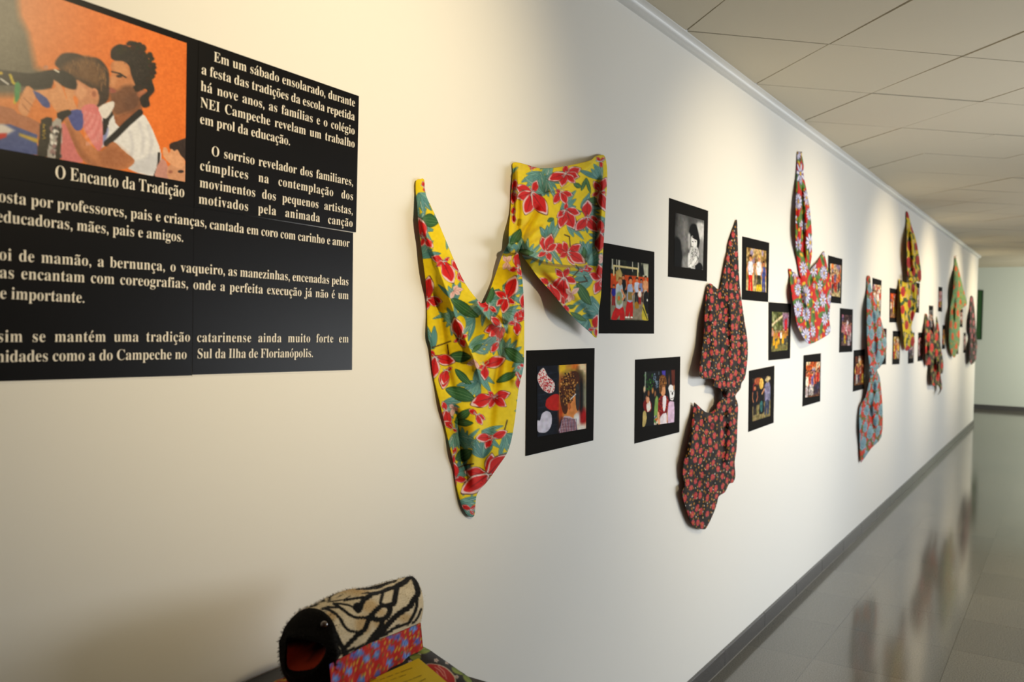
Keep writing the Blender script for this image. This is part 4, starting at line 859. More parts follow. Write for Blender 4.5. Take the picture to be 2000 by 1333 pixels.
def cloth_roundroses(ext, base, rose, dark, green, seed, st=3, d=88, r=34, extra=None):
    cv = Canvas(*ext, st, base); rr = random.Random(seed)
    for x, y in scatter(*ext, d*.55, rr, 3000):
        a = rr.uniform(0, 6.28); cv.ell(x, y, r*1.05, r*.42, tuple(v*.68 for v in green), rot=a); cv.ell(x+4, y+3, r*.9, r*.26, green, rot=a)
    for x, y in scatter(*ext, d*.6, rr, 2500): cv.ell(x, y, r*.55, r*.4, base, rot=rr.uniform(0, 3))
    if extra is not None:
        for x, y in scatter(*ext, d*.6, rr, 2500):
            for k in range(5): cv.ell(x+r*.3*math.cos(k*1.257), y+r*.3*math.sin(k*1.257), r*.15, r*.13, extra)
    for x, y in scatter(*ext, d, rr, 3000):
        q = r*rr.uniform(.75, 1.15)
        for k in range(7): cv.ell(x+q*.6*math.cos(k*.9), y+q*.6*math.sin(k*.9), q*.46, q*.42, rose if k % 2 else tuple(min(255, v*1.12) for v in rose))
        for k, f in enumerate((.75, .5, .28)): cv.ell(x, y, q*f, q*f*.9, dark if k % 2 == 0 else rose, a=.75); cv.ell(x+q*.06, y+q*.05, q*(f-.1), q*(f-.12), rose)
    return cv

def cloth(name, outline, h, offs, paint, creases, label, seed=0, fold=1.0, stretch=1.0, wr=.003, edge=(.004, 9), space='px', round_=3, group='printed cloths hung along the wall', parent=None, knot=None):
    """hanging cloth. outline in photo pixels; offs: (px,py,mm) how far it stands off the wall;
    creases: (polyline, mm, width, kind) with kind r = ridge / valley, L or R = step raised on that side"""
    pts = rounded(np.array(outline, float), round_)
    x0, y0 = pts.min(0) - 2*h; x1, y1 = pts.max(0) + 2*h
    gx = np.arange(x0, x1 + h, h); gy = np.arange(y0, y1 + h, h); X, Y = np.meshgrid(gx, gy)
    sd = signed(X, Y, pts)
    near = np.abs(sd) < .5*h               # pull the outermost points onto the hem line
    if near.any():
        q = np.vstack([pts, pts[:1]]); nx, ny = X[near], Y[near]; best = np.full(nx.shape, 1e9); bx = nx.copy(); by = ny.copy()
        for i in range(len(pts)):
            ax, ay = q[i]; dx, dy = q[i+1]-q[i]; l2 = dx*dx+dy*dy+1e-12; t = np.clip(((nx-ax)*dx+(ny-ay)*dy)/l2, 0, 1)
            d = (nx-ax-t*dx)**2+(ny-ay-t*dy)**2; m = d < best; best = np.where(m, d, best); bx = np.where(m, ax+t*dx, bx); by = np.where(m, ay+t*dy, by)
        X = X.copy(); Y = Y.copy(); X[near] = bx; Y[near] = by
    inn = (sd > 0) | near; sdc = np.where(near, 0, np.maximum(sd, 0))
    O = np.array(offs, float); W = 0; A = 0
    for ox, oy, mm in O:
        w = 1/((X-ox)**2+(Y-oy)**2+60)**1.3; W = W+w; A = A+w*mm
    off = A/W/1000
    off = off + (edge[0])*(1-np.exp(-sdc/edge[1])) * 1.0
    for line, mm, wd, kind in creases:
        mm = mm * fold
        p = rounded(np.array(line, float), 4, False); d, t, s = polydist(X, Y, p); fade = np.clip(np.minimum(t, 1-t)*7, 0, 1) if kind == 'r' else np.clip(np.minimum(t, 1-t)*9, .0, 1)
        if kind == 'r': off = off + mm/1000*np.exp(-(d/wd)**2)*fade
        else:
            sg = s if kind == 'R' else -s           # image y points down: +side is to the right of travel
            z = d*sg; off = off + mm/1000*np.exp(-np.maximum(z, 0)/wd)*(1/(1+np.exp(-np.clip(z/(.7*h), -30, 30))))*fade
    n1 = vnoise(*X.shape, max(3, (y1-y0)/34), seed+1, 2.0); n2 = vnoise(*X.shape, max(4, (y1-y0)/15), seed+2, 1.2)
    off = off + wr*(n1*.7+n2*.3)*np.clip(sdc/6, 0, 1)
    off = np.maximum(off, .003)
    P3 = at_x(X, Y, off)
    if space == 'px': col = paint.get(X + vnoise(*X.shape, 12, seed+5)*2, Y + vnoise(*X.shape, 12, seed+6)*2)
    else:
        Q = at_x(X, Y, .02)[..., 1:]*1000; yc = Q[..., 0].mean(); col = paint.get(yc + (Q[..., 0]-yc)/stretch + 7*n1, Q[..., 1] + 5*n2)
    idx = -np.ones(X.shape, int); idx[inn] = np.arange(inn.sum())
    a, b, c, d = idx[:-1, :-1], idx[1:, :-1], idx[1:, 1:], idx[:-1, 1:]
    ok = np.stack([a >= 0, b >= 0, c >= 0, d >= 0]).sum(0); cx = (gx[:-1]+gx[1:])/2; cy = (gy[:-1]+gy[1:])/2
    mid = signed(*np.meshgrid(cx, cy), pts) > -.45*h
    full = (ok == 4) & mid; f = [tuple(r) for r in np.stack([a, b, c, d], -1)[full]]
    for r in np.stack([a, b, c, d], -1)[(ok == 3) & mid]: f.append(tuple(i for i in r if i >= 0))
    o = mesh(name, P3[inn], f, FABRIC, parent, True, col[inn])
    m = o.modifiers.new('cloth thickness', 'SOLIDIFY'); m.thickness = .0007; m.offset = -1
    if parent is None: tag(o, label, 'cloth', group)
    if knot:                               # the tied knot: a lump of wrapped folds
        for (kx, ky, rx, ry, kmm, rot) in knot:
            V = []; cols = []; nu, nv = 40, 22
            for j in range(nv):
                v = j/(nv-1)*math.pi
                for i in range(nu):
                    u = i/nu*2*math.pi; r = 1 + .13*math.sin(2*v+3*u) + .10*math.cos(5*u+v*2)
                    lx = math.cos(u)*math.sin(v)*r; lz = math.cos(v)*(1+.06*math.sin(4*u)); ly = math.sin(u)*math.sin(v)*r
                    qx = kx + rx*(lx*math.cos(rot)-lz*math.sin(rot)); qy = ky + ry*(lx*math.sin(rot)+lz*math.cos(rot))
                    V.append(at_x(qx, qy, kmm/1000 + .012*ly)); cols.append((qx, qy))
            V = np.array(V); cols = np.array(cols)
            kc = paint.get(cols[:, 0]+3, cols[:, 1]) if space == 'px' else paint.get(V[:, 1].mean()*1000 + (V[:, 1]-V[:, 1].mean())*1000/stretch, V[:, 2]*1000)
            F = [(j*nu+i, j*nu+(i+1) % nu, (j+1)*nu+(i+1) % nu, (j+1)*nu+i) for j in range(nv-1) for i in range(nu)]
            k = mesh('knot', V, F, FABRIC, o, True, kc)
    return o

lilyc = cloth_lily()
O1 = [(813, 353), (820, 350), (828.5, 351.3), (832, 381), (848.4, 416.9), (865.5, 456.8), (885.5, 505), (908.3, 553.7), (935.4, 589), (944, 592), (950, 586), (965, 545), (979.6, 502.4), (990, 482), (994, 474), (993.9, 451), (997, 414), (999.6, 374), (1001.8, 337), (1002.4, 318), (1022.4, 320), (1053.7, 328.5), (1088, 327), (1122, 321), (1153.5, 312.8), (1162, 305.7), (1173.5, 302.8), (1182, 307), (1186.3, 340), (1183.5, 394), (1180.6, 451), (1177.8, 494), (1176, 536.6), (1173.5, 579.4), (1167.8, 622), (1166.4, 656), (1162, 659), (1150.7, 647.8), (1127.9, 627.9), (1102, 602), (1082, 576.5), (1053.7, 545), (1036.6, 522.4), (1020, 500), (1012, 490), (1016.7, 516.7), (1021, 553.7), (1023.8, 608), (1023.8, 684), (1022.4, 719), (1013.6, 757), (1009.2, 792), (1001.9, 845), (991.6, 883), (972.6, 912), (952, 941), (933, 963), (928.7, 985), (926.4, 1008), (915.6, 1009), (902.4, 991), (890.7, 947), (885, 903), (871.7, 845), (858.5, 786), (845, 728), (841, 678), (835.6, 655), (834, 602), (831.3, 551), (824, 494), (818.5, 451), (814.6, 402.6), (812, 371)]
cloth('printed_cloth', O1, 1.4, [(821, 352, 6), (834, 600, 4), (870, 840, 7), (815, 430, 3), (847, 730, 5), (890, 940, 6), (965, 545, 10), (998, 400, 6), (915, 1005, 8), (1000, 760, 34), (990, 600, 28), (1000, 485, 30), (1004, 320, 5), (1090, 330, 20), (1178, 306, 8), (1180, 500, 26), (1163, 655, 44), (1045, 535, 46), (1100, 602, 66), (1090, 420, 30), (940, 850, 36), (890, 560, 22)], lilyc, [
    ([(824, 378), (829, 439), (838, 466), (851.8, 502), (865, 540), (879, 578.6), (892, 617), (906, 650), (921, 684), (935, 722), (946, 760)], 14, 13, 'R'),
    ([(928, 588), (942, 602), (955, 619), (976, 633), (992, 640)], 20, 26, 'R'),
    ([(1012, 505), (1013, 540), (1008, 590), (1000, 622), (984, 642)], 16, 22, 'R'),
    ([(990, 630), (980, 670), (972, 715), (962, 770)], -9, 9, 'r'), ([(1016, 640), (1010, 700), (1004, 760)], 7, 9, 'r'),
    ([(965, 650), (940, 670), (915, 700)], 6, 10, 'r'), ([(980, 655), (955, 690), (940, 720)], -6, 8, 'r'),
    ([(880, 780), (900, 870), (912, 960)], -7, 10, 'r'), ([(965, 760), (952, 850), (930, 950)], -6, 10, 'r'), ([(925, 790), (928, 870), (922, 960)], 6, 14, 'r'),
    ([(850, 560), (862, 640), (872, 720), (890, 790)], -5, 9, 'r'),
    ([(1014, 497), (1036, 503), (1055, 511), (1080, 517), (1100, 519.5), (1125, 521), (1143, 520), (1153, 510), (1154, 496)], 24, 30, 'L'),
    ([(1007, 322), (1009, 360), (1007, 400), (1005, 440)], 10, 26, 'L'),
    ([(1062, 379), (1085, 373), (1110, 362), (1140, 337), (1168, 314)], 11, 26, 'L'),
    ([(1012, 470), (1030, 440), (1052, 400)], -6, 7, 'r'), ([(1008, 462), (1012, 420), (1012, 380)], -6, 5, 'r'), ([(1020, 486), (1055, 470), (1095, 465)], 6, 8, 'r'), ([(1022, 478), (1045, 455), (1070, 440)], 5, 6, 'r'),
    ([(1178, 330), (1176, 400), (1172, 470), (1170, 560)], 8, 7, 'r'), ([(1168, 340), (1165, 420), (1163, 500)], -5, 6, 'r'), ([(1040, 520), (1080, 560), (1130, 600), (1158, 640)], -8, 10, 'r')],
    'large yellow cloth printed with red lilies, knotted, nearest to the black text panel', seed=3, fold=2.3, wr=.0035, knot=[(1003, 484, 11, 11, 46, .3)])

def ext_of(outline, m=60):
    q = np.array([at_x(*p, .02)[1:] for p in outline])*1000; a, b = q.min(0)-m, q.max(0)+m; return (a[0], a[1], b[0], b[1])
O3 = [(1437.7, 429.7), (1440, 435), (1441.5, 483.8), (1443.3, 534.8), (1446.6, 573), (1453, 619), (1459.4, 659.7), (1460.7, 687.8), (1459, 713), (1455, 738), (1448.5, 748.6), (1446, 760), (1436.3, 774), (1441.7, 791.8), (1440.4, 829.6), (1439, 875.5), (1435, 902.5), (1436.3, 929.5), (1432, 943), (1424, 945.7), (1416, 962), (1404, 970), (1399.9, 986), (1391.8, 1007.8), (1381, 1029.4), (1374, 1034.8), (1354, 1028), (1343, 1005), (1333.7, 972.7), (1332.4, 962), (1337.8, 945.7), (1333.7, 932), (1335, 900), (1340.5, 886), (1350, 835), (1355.3, 792), (1358, 787.7), (1378.3, 805.3), (1393, 804), (1401, 789), (1411, 775.6), (1406.6, 759.4), (1393, 755.3), (1394.5, 741), (1366.3, 735), (1374, 662.3), (1376.5, 611.3), (1379, 573), (1382, 557.7), (1389.3, 554.4), (1404.6, 566.6), (1409.7, 550), (1417.3, 511.8), (1422.4, 478.7), (1427.5, 458.3), (1433.9, 440.4)]
rosec = cloth_roses(ext_of(O3))
cloth('printed_cloth', O3, 1.15, [(1437, 431, 5), (1383, 556, 8), (1370, 735, 45), (1395, 755, 38), (1425, 765, 34), (1458, 690, 22), (1358, 790, 12), (1440, 850, 26), (1334, 950, 22), (1374, 1032, 20), (1400, 900, 36), (1415, 640, 34)], rosec, [
    ([(1389, 556), (1400, 585), (1413, 612), (1418, 650), (1416, 700)], -7, 9, 'r'), ([(1424, 570), (1428, 620), (1430, 690), (1434, 745)], 10, 6, 'r'), ([(1384, 565), (1390, 620), (1394, 690), (1392, 735)], 8, 6, 'r'), ([(1445, 590), (1444, 660), (1437, 730), (1430, 765)], -9, 5, 'r'), ([(1404, 660), (1408, 710), (1416, 755)], -8, 4, 'r'), ([(1420, 480), (1424, 520), (1418, 560)], -4, 4, 'r'),
    ([(1378, 806), (1400, 812), (1422, 800), (1432, 785)], -9, 6, 'r'), ([(1374, 815), (1394, 830), (1414, 822), (1426, 800)], 11, 6, 'r'), ([(1380, 822), (1400, 850), (1412, 880)], -9, 6, 'r'), ([(1420, 790), (1414, 840), (1412, 880), (1404, 920)], -11, 6, 'r'), ([(1430, 800), (1428, 860), (1424, 920)], 10, 7, 'r'), ([(1358, 810), (1352, 860), (1346, 910)], 6, 6, 'r'), ([(1350, 930), (1372, 950), (1400, 940)], -8, 8, 'r'), ([(1345, 950), (1356, 985), (1366, 1015)], -7, 8, 'r'), ([(1394, 950), (1380, 990), (1376, 1020)], 6, 7, 'r'), ([(1338, 946), (1344, 960), (1352, 968)], 10, 9, 'r')],
    'knotted black cloth with small pink roses, hanging below and right of the girl photo', seed=7, stretch=1.5, wr=.005, edge=(.006, 6), space='mm', knot=[(1424, 768, 9, 9, 44, .2)])
O4 = [(1557.7, 299), (1562, 298), (1566.5, 296.4), (1566, 302), (1569.7, 321), (1569.7, 343), (1576, 374.5), (1582.3, 412.4), (1586, 462.8), (1585.5, 500.6), (1581, 527), (1584, 526), (1598, 508), (1609, 491), (1610.7, 497.5), (1618.5, 532), (1624.2, 557.3), (1621.7, 595), (1620, 626.7), (1621.7, 648.7), (1606, 661.3), (1584, 671.7), (1574.4, 667.6), (1558.7, 639.3), (1552.4, 611), (1546, 573), (1543, 544.7), (1540.7, 527.4), (1544.5, 525.8), (1555, 535), (1564, 545), (1560.5, 530), (1556, 500), (1554, 469), (1554, 406), (1556, 343)]
daisyc = cloth_daisies(ext_of(O4))
cloth('printed_cloth', O4, 1.05, [(1562, 298, 6), (1570, 450, 30), (1541, 527, 6), (1609, 492, 6), (1584, 668, 46), (1548, 590, 30), (1620, 640, 30), (1585, 590, 45)], daisyc, [
    ([(1565, 345), (1567, 400), (1569, 460), (1569, 520)], -16, 3.5, 'r'), ([(1577, 400), (1579, 470), (1577, 520)], 8, 4, 'r'), ([(1560, 360), (1561, 430), (1562, 510)], 8, 3.5, 'r'),
    ([(1546, 528), (1560, 548), (1574, 556), (1590, 540)], -12, 6, 'r'), ([(1550, 545), (1566, 580), (1572, 630), (1576, 660)], -10, 7, 'r'), ([(1600, 515), (1592, 560), (1588, 620)], 9, 8, 'r'), ([(1575, 556), (1576, 600), (1582, 650)], 7, 7, 'r'), ([(1612, 530), (1608, 590), (1606, 650)], -7, 6, 'r')],
    'red cloth with large white and blue daisies, topped by a long thin tail', seed=9, stretch=1.7, wr=.006, edge=(.006, 5), space='mm')
O5 = [(1693.5, 541), (1699.5, 541), (1701.8, 562.5), (1711.7, 589), (1720, 622), (1731.5, 665), (1729.8, 691.3), (1720, 716), (1713, 723), (1718.3, 737.5), (1721, 760.6), (1723.9, 800), (1721.6, 853), (1701.8, 876), (1685, 900), (1680.3, 899), (1678.7, 843), (1678.7, 798.6), (1690, 777), (1696.8, 750.7), (1700, 733), (1699, 720), (1696.8, 704.5), (1693.5, 665), (1692.9, 612), (1692.9, 562.5)]
tealc = cloth_roundroses(ext_of(O5), (206, 50, 26), (124, 158, 170), (66, 108, 122), (110, 116, 48), 31, d=90, r=46, extra=(150, 176, 196))
cloth('printed_cloth', O5, .95, [(1696, 541, 6), (1700, 640, 40), (1730, 675, 60), (1706, 728, 45), (1720, 800, 50), (1682, 890, 15), (1680, 800, 15)], tealc, [
    ([(1698, 560), (1704, 620), (1708, 680), (1708, 720)], -12, 4, 'r'), ([(1712, 600), (1718, 650), (1716, 700)], 12, 5, 'r'), ([(1706, 735), (1704, 770), (1700, 800), (1706, 850)], -14, 4, 'r'), ([(1714, 735), (1714, 790), (1712, 850)], 10, 4, 'r'), ([(1684, 800), (1700, 812), (1718, 806)], -8, 5, 'r')],
    'long red and teal rose cloth, tied at the middle and tapering to a low point', seed=11, stretch=2.2, wr=.008, edge=(.008, 3), space='mm', knot=[(1706, 726, 7, 7, 58, .1)])
O6 = [(1770, 416.4), (1774, 416.4), (1780, 441), (1789, 468), (1796.5, 510), (1799.5, 540), (1796.5, 552), (1789, 549), (1790, 560), (1793.5, 570), (1789, 606), (1780, 639), (1786, 660), (1785.4, 673.5), (1777, 681), (1768, 684), (1763.5, 645), (1759, 600), (1756, 549), (1759, 547.5), (1768, 552), (1774, 550), (1774, 540), (1771.6, 525), (1771, 450)]
yelc = cloth_roundroses(ext_of(O6), (232, 200, 22), (196, 36, 34), (120, 20, 24), (58, 92, 50), 41, st=4, d=125, r=50, extra=(236, 190, 170))
cloth('printed_cloth', O6, .9, [(1772, 417, 8), (1790, 500, 60), (1798, 545, 70), (1780, 548, 60), (1757, 549, 10), (1775, 600, 60), (1770, 680, 30), (1785, 668, 50)], yelc, [
    ([(1778, 440), (1783, 490), (1786, 535)], 14, 4, 'r'), ([(1775, 450), (1778, 500), (1780, 540)], -12, 3, 'r'), ([(1780, 555), (1783, 590), (1776, 640)], -16, 3, 'r'), ([(1765, 560), (1770, 610), (1772, 670)], 12, 4, 'r')],
    'yellow cloth with red flowers and dark leaves, tied high near the ceiling cove', seed=13, stretch=2.6, wr=.010, edge=(.007, 3), space='mm', knot=[(1784, 547, 8, 6, 75, 0)])
O7 = [(1807, 616.5), (1811.5, 616.5), (1816, 639), (1823.5, 654), (1827, 640), (1828, 621), (1830.4, 621), (1835.5, 651), (1837, 675), (1842.4, 708), (1841, 729), (1837, 732), (1840, 759), (1831, 772.5), (1835.5, 762), (1831, 753), (1820.5, 751.5), (1816, 712.5), (1808.5, 714), (1807, 660)]
popc = cloth_roundroses(ext_of(O7), (38, 34, 22), (206, 50, 36), (120, 18, 18), (126, 130, 52), 51, st=5, d=120, r=46, extra=(206, 150, 120))
cloth('printed_cloth', O7, .9, [(1809, 617, 8), (1829, 622, 40), (1825, 690, 70), (1840, 710, 80), (1832, 770, 50), (1812, 712, 20)], popc, [
    ([(1824, 656), (1824, 690), (1826, 730)], -16, 3, 'r'), ([(1815, 650), (1815, 700)], 14, 3, 'r'), ([(1833, 660), (1835, 710), (1832, 750)], 14, 3, 'r')],
    'dark cloth covered in red poppies, left of the green hanging cloth', seed=15, stretch=2.8, wr=.012, edge=(.007, 3), space='mm')
O8 = [(1865, 505), (1867, 505), (1874.5, 534), (1881, 562), (1888, 588), (1886.5, 597), (1875, 609), (1874.5, 639), (1874.5, 669), (1870, 685.5), (1864, 699), (1856.5, 687), (1853.5, 660), (1856.5, 600), (1861.6, 570)]
grnc = cloth_roundroses(ext_of(O8), (104, 152, 104), (214, 92, 40), (170, 40, 24), (150, 160, 70), 61, st=5, d=130, r=44, extra=(226, 130, 90))
g8 = cloth('printed_cloth', O8, .9, [(1866, 505, 10), (1884, 590, 90), (1874, 610, 70), (1864, 690, 40), (1858, 600, 30)], grnc, [
    ([(1867, 520), (1869, 580), (1866, 640)], 16, 4, 'r'), ([(1874, 545), (1876, 600)], -12, 3, 'r'), ([(1862, 600), (1862, 660)], -12, 3, 'r')],
    'green cloth with orange flowers hanging from a hook near the far corner', seed=17, stretch=3, wr=.012, edge=(.007, 3), space='mm')
hk = at_x(1866, 502.5, .0); hb_ = B()
ringp = []
for k in range(13):
    a = -.6 + k/12*4.2; ringp.append((hk[0] + .012 + .012*math.cos(a+1.57), hk[1], hk[2] - .0 + .014*math.sin(a+1.57)))
rs = [[(p[0], p[1] + .003*math.cos(u), p[2] + .003*math.sin(u)) for u in np.linspace(0, 6.283, 7)[:-1]] for p in ringp]
hb_.rings(rs, True, True).build('hook', material('dark_steel', (60, 56, 52), .4, .5, metal=.8), g8)
O9 = [(1895.5, 582), (1900.6, 582), (1904.5, 615), (1906.5, 651), (1909, 672), (1906.8, 693), (1906.5, 702), (1900, 711), (1894.6, 708), (1894, 660), (1894.5, 620)]
pnkc = cloth_roundroses(ext_of(O9), (58, 40, 40), (186, 104, 112), (110, 50, 64), (70, 84, 48), 71, st=5, d=110, r=40, extra=(160, 140, 170))
cloth('printed_cloth', O9, .8, [(1898, 583, 10), (1904, 650, 60), (1908, 672, 80), (1900, 708, 60), (1895, 660, 15)], pnkc, [([(1899, 600), (1900, 650), (1900, 700)], -14, 2.5, 'r')],
    'dark pink flowered cloth, farthest one, beside the end of the white wall', seed=19, stretch=3.2, wr=.010, edge=(.006, 2), space='mm')

# ------------------------------------------------------------------ table with the plush animal head
ZT = .871; ZCL = .925
e = empty('table', (.31, .5, 0))
BLK = material('black_laminate', (34, 33, 35), .42, .4)
B().box((.004, -.35, ZT - .032), (.66, 1.352, ZT)).build('tabletop', BLK, e, bevel=.003)
B().box((.05, -.29, ZT - .1), (.61, 1.29, ZT - .0325)).build('apron', BLK, e)
for x in (.05, .565):
    for y in (-.29, 1.245): B().box((x, y, 0), (x + .045, y + .045, ZT - .1)).build('leg', BLK, e, bevel=.003)
tag(e, 'black table against the white wall, carrying the striped plush head', 'table')

def flat_cloth(poly, z, h, cv, wob=.0008):
    pts = rounded(np.array(poly, float), 3); x0, y0 = pts.min(0)-h; x1, y1 = pts.max(0)+h
    gx = np.arange(x0, x1+h, h); gy = np.arange(y0, y1+h, h); X, Y = np.meshgrid(gx, gy); sd = signed(X, Y, pts); inn = sd > -.5*h
    Z = z + wob*(vnoise(*X.shape, 9, 77) + .5*vnoise(*X.shape, 22, 78)) - .006*np.exp(-np.maximum(sd, 0)/7)
    P3 = at_z(X, Y, Z); idx = -np.ones(X.shape, int); idx[inn] = np.arange(inn.sum())
    q = np.stack([idx[:-1, :-1], idx[1:, :-1], idx[1:, 1:], idx[:-1, 1:]], -1); q = q[(q >= 0).all(-1)]
    V = list(map(tuple, P3[inn])); F = [tuple(r) for r in q]; col = list(map(tuple, cv.get(X, Y)[inn]))
    rim = at_z(pts[:, 0], pts[:, 1], z - .006); cen = rim.mean(0); n = len(V)       # hem falling to the table
    for zz, k in ((z - .006, 1.0), (z - .03, 1.015), (ZT + .001, 1.03)):
        for p in rim: V.append((cen[0]+(p[0]-cen[0])*k, cen[1]+(p[1]-cen[1])*k, zz)); col.append((30, 28, 28))
    m = len(rim)
    for r in range(2):
        for i in range(m): F.append((n+r*m+i, n+r*m+(i+1) % m, n+(r+1)*m+(i+1) % m, n+(r+1)*m+i))
    return V, F, col
Zq = lambda *p: [(640+a/6.25, 1200+b/6.25) for a, b in p]
cvb = Canvas(540, 1225, 980, 1490, 1.0, (30, 28, 28)); rr = random.Random(3)
def flower5(cv, x, y, r, col, eye, sq=.8, n=5, rot=0.):
    for k in range(n):
        a = rot + k*6.283/n; cv.ell(x+r*.55*math.cos(a), y+r*.55*sq*math.sin(a), r*.42, r*.3, col, rot=math.atan2(math.sin(a)*sq, math.cos(a)))
    cv.ell(x, y, r*.2, r*.2, eye)
for x, y in scatter(545, 1240, 975, 1480, 15, rr, 2500): flower5(cvb, x, y, 5, (226, 214, 206), (150, 60, 60))
for x, y, r in ((660, 1330, 36), (900, 1390, 34), (820, 1420, 40), (940, 1450, 30), (700, 1400, 36)): cvb.ell(x, y, r*1.3, r, (120, 150, 50)); cvb.ell(x, y, r, r*.8, (196, 40, 36))
for p in (Zq((1110, 430), (1180, 400), (1260, 440), (1190, 485), (1110, 480)), Zq((1000, 510), (1060, 480), (1130, 500), (1130, 550), (1060, 570), (1010, 545)), Zq((1515, 650), (1580, 665), (1660, 740), (1590, 735), (1530, 705)), Zq((1655, 740), (1720, 765), (1765, 830), (1700, 831), (1660, 790))): cvb.poly(p, (142, 162, 58), smooth=3); cvb.line([p[0], p[2]], 1.2, (90, 116, 36))
cvb.poly(Zq((1200, 615), (1320, 610), (1440, 650), (1530, 730), (1565, 800), (1550, 900), (1400, 900), (1280, 700)), (232, 222, 200), smooth=3); cvb.poly(Zq((1210, 622), (1320, 620), (1432, 660), (1515, 735), (1550, 800), (1535, 900), (1400, 900), (1290, 710)), (198, 38, 34), smooth=3)
for l in (Zq((1310, 650), (1370, 690), (1420, 760)), Zq((1350, 640), (1420, 700), (1450, 790)), Zq((1330, 700), (1360, 760), (1400, 800))): cvb.line(l, 2.2, (230, 150, 140))
V, F, col = flat_cloth([(820, 1261), (837, 1269), (853, 1280), (872, 1293), (896, 1310), (912, 1321), (936, 1346), (955, 1400), (760, 1480), (585, 1430), (556, 1362), (600, 1310), (690, 1262), (770, 1240)], ZCL, 1.5, cvb)
fc = mesh('floral_cloth', V, F, FABRIC, None, True, np.array(col))
tag(fc, 'black cloth with red roses and small white flowers spread under the plush head', 'cloth')

# frame of the plush head: a runs from its back to its mouth, n to the side facing the room
PA = np.array(at_z(819.5, 1266, ZCL + .002)); PB = np.array(at_z(717, 1333, ZCL + .002))
ax_ = (PB - PA)[:2]; ax_ = np.array([*(ax_/np.hypot(*ax_)), 0]); nn_ = np.array([-ax_[1], ax_[0], 0]); UPV = np.array([0, 0, 1.0])
HW = .058
side = lambda px, py, off=0.: at_plane(px, py, PA + nn_*off, nn_)
fwd_ = lambda px, py, s_: at_plane(px, py, PA + ax_*s_, ax_)
def resample(pts, n): 
    r = rounded(np.array(pts, float), 12, False); L = np.r_[0, np.cumsum(np.hypot(*np.diff(r, axis=0).T))]; t = np.linspace(0, L[-1], n)
    return np.stack([np.interp(t, L, r[:, 0]), np.interp(t, L, r[:, 1])], -1)
NU, NV = 110, 46
seam = np.array([side(*p) for p in resample([(820.5, 1217), (774, 1237), (724, 1256), (690, 1273), (655, 1291)], NU)])
ridge = np.array([side(*p, -HW) for p in resample([(805, 1126), (795, 1128), (770, 1135), (730, 1148), (700, 1152), (672, 1161), (640, 1178), (616, 1189)], NU)])
def section(u, th):                        # th 0 = near seam, pi/2 = ridge, pi = far seam
    c, s = math.cos(th), math.sin(th); f = min(1, u/(NU*.5)); cc = math.copysign(abs(c)**(1.5 - .6*f), c); s2 = s**(1.05 - .12*f)
    S = seam[u]; Rg = ridge[u]; q = S + (Rg - S)*s2; lat = HW*(cc - 1)
    base = q - nn_*((q - PA) @ nn_); return base + nn_*lat*1.0
zeb = [[section(u, math.pi*v/(NV*2-2)) for v in range(NV*2-1)] for u in range(NU)]
zb = np.array(zeb)
Zk = lambda pts: [(540+a/5.977, 1110+b/5.977) for a, b in pts]
cz = Canvas(540, 1110, 840, 1330, .5, (208, 194, 166)); cz.noise(8, 30, 3)
for x, y, rx, ry in ((1090, 450, 90, 80), (1010, 660, 90, 110), (1220, 520, 60, 40), (960, 280, 120, 40), (640, 560, 60, 60), (1500, 580, 80, 50), (1200, 640, 80, 60)): cz.ell(540+x/5.977, 1110+y/5.977, rx/5.977, ry/5.977, (186, 154, 106), a=.75, soft=9)
INKB = (9, 8, 8)
for pts, w in (([(1560, 96), (1545, 115), (1490, 170), (1410, 210)], 44), ([(1410, 210), (1390, 300), (1375, 400), (1330, 440)], 46), ([(1330, 440), (1220, 450), (1150, 510), (1090, 570)], 40), ([(1320, 440), (1320, 520), (1260, 590), (1160, 600), (1090, 570)], 44), ([(1090, 570), (1060, 650), (1030, 720), (980, 760), (900, 830), (800, 930)], 40), ([(1030, 740), (930, 750), (850, 730), (790, 680), (740, 590), (680, 530), (590, 480), (540, 475)], 24), ([(1250, 590), (1210, 690), (1130, 790), (1070, 880)], 38),
    ([(1600, 110), (1640, 220), (1650, 300), (1600, 370), (1560, 450), (1480, 500), (1400, 560), (1320, 640), (1260, 710), (1200, 790), (1130, 840)], 46), ([(1640, 300), (1640, 420), (1620, 500), (1570, 600), (1530, 650), (1400, 690), (1320, 740), (1250, 790)], 26), ([(1690, 480), (1650, 580), (1590, 650)], 18), ([(1380, 220), (1270, 260), (1230, 330), (1215, 410)], 26), ([(1380, 230), (1230, 280), (1100, 320), (1040, 350)], 26), ([(1100, 320), (1020, 370), (990, 420), (920, 450), (960, 500), (990, 440)], 44), ([(1040, 340), (900, 360), (790, 380)], 20), ([(980, 500), (900, 460), (820, 430), (700, 415)], 16), ([(1090, 570), (1000, 580), (900, 570), (800, 510), (740, 460), (670, 420)], 24), ([(740, 460), (650, 460), (590, 455)], 18),
    ([(930, 240), (1050, 240), (1180, 230), (1290, 180), (1390, 150)], 24), ([(700, 340), (850, 270), (930, 240)], 10), ([(860, 330), (780, 370), (640, 390), (550, 410)], 10), ([(690, 770), (740, 880), (780, 950), (790, 1010)], 40), ([(800, 1000), (900, 950), (1000, 920), (1090, 880)], 30), ([(680, 980), (690, 1040), (700, 1080)], 30), ([(1300, 230), (1200, 270), (1000, 300)], 9), ([(760, 980), (800, 1040)], 30)):
    q = rounded(np.array(Zk(pts)), 4, False) + np.array([[rr.uniform(-.5, .5), rr.uniform(-.5, .5)] for _ in range(len(pts)*4-3)]); cz.line(q, w*1.42/5.977, INKB)
head = empty('plush_animal_head', tuple(PA*.5 + PB*.5))
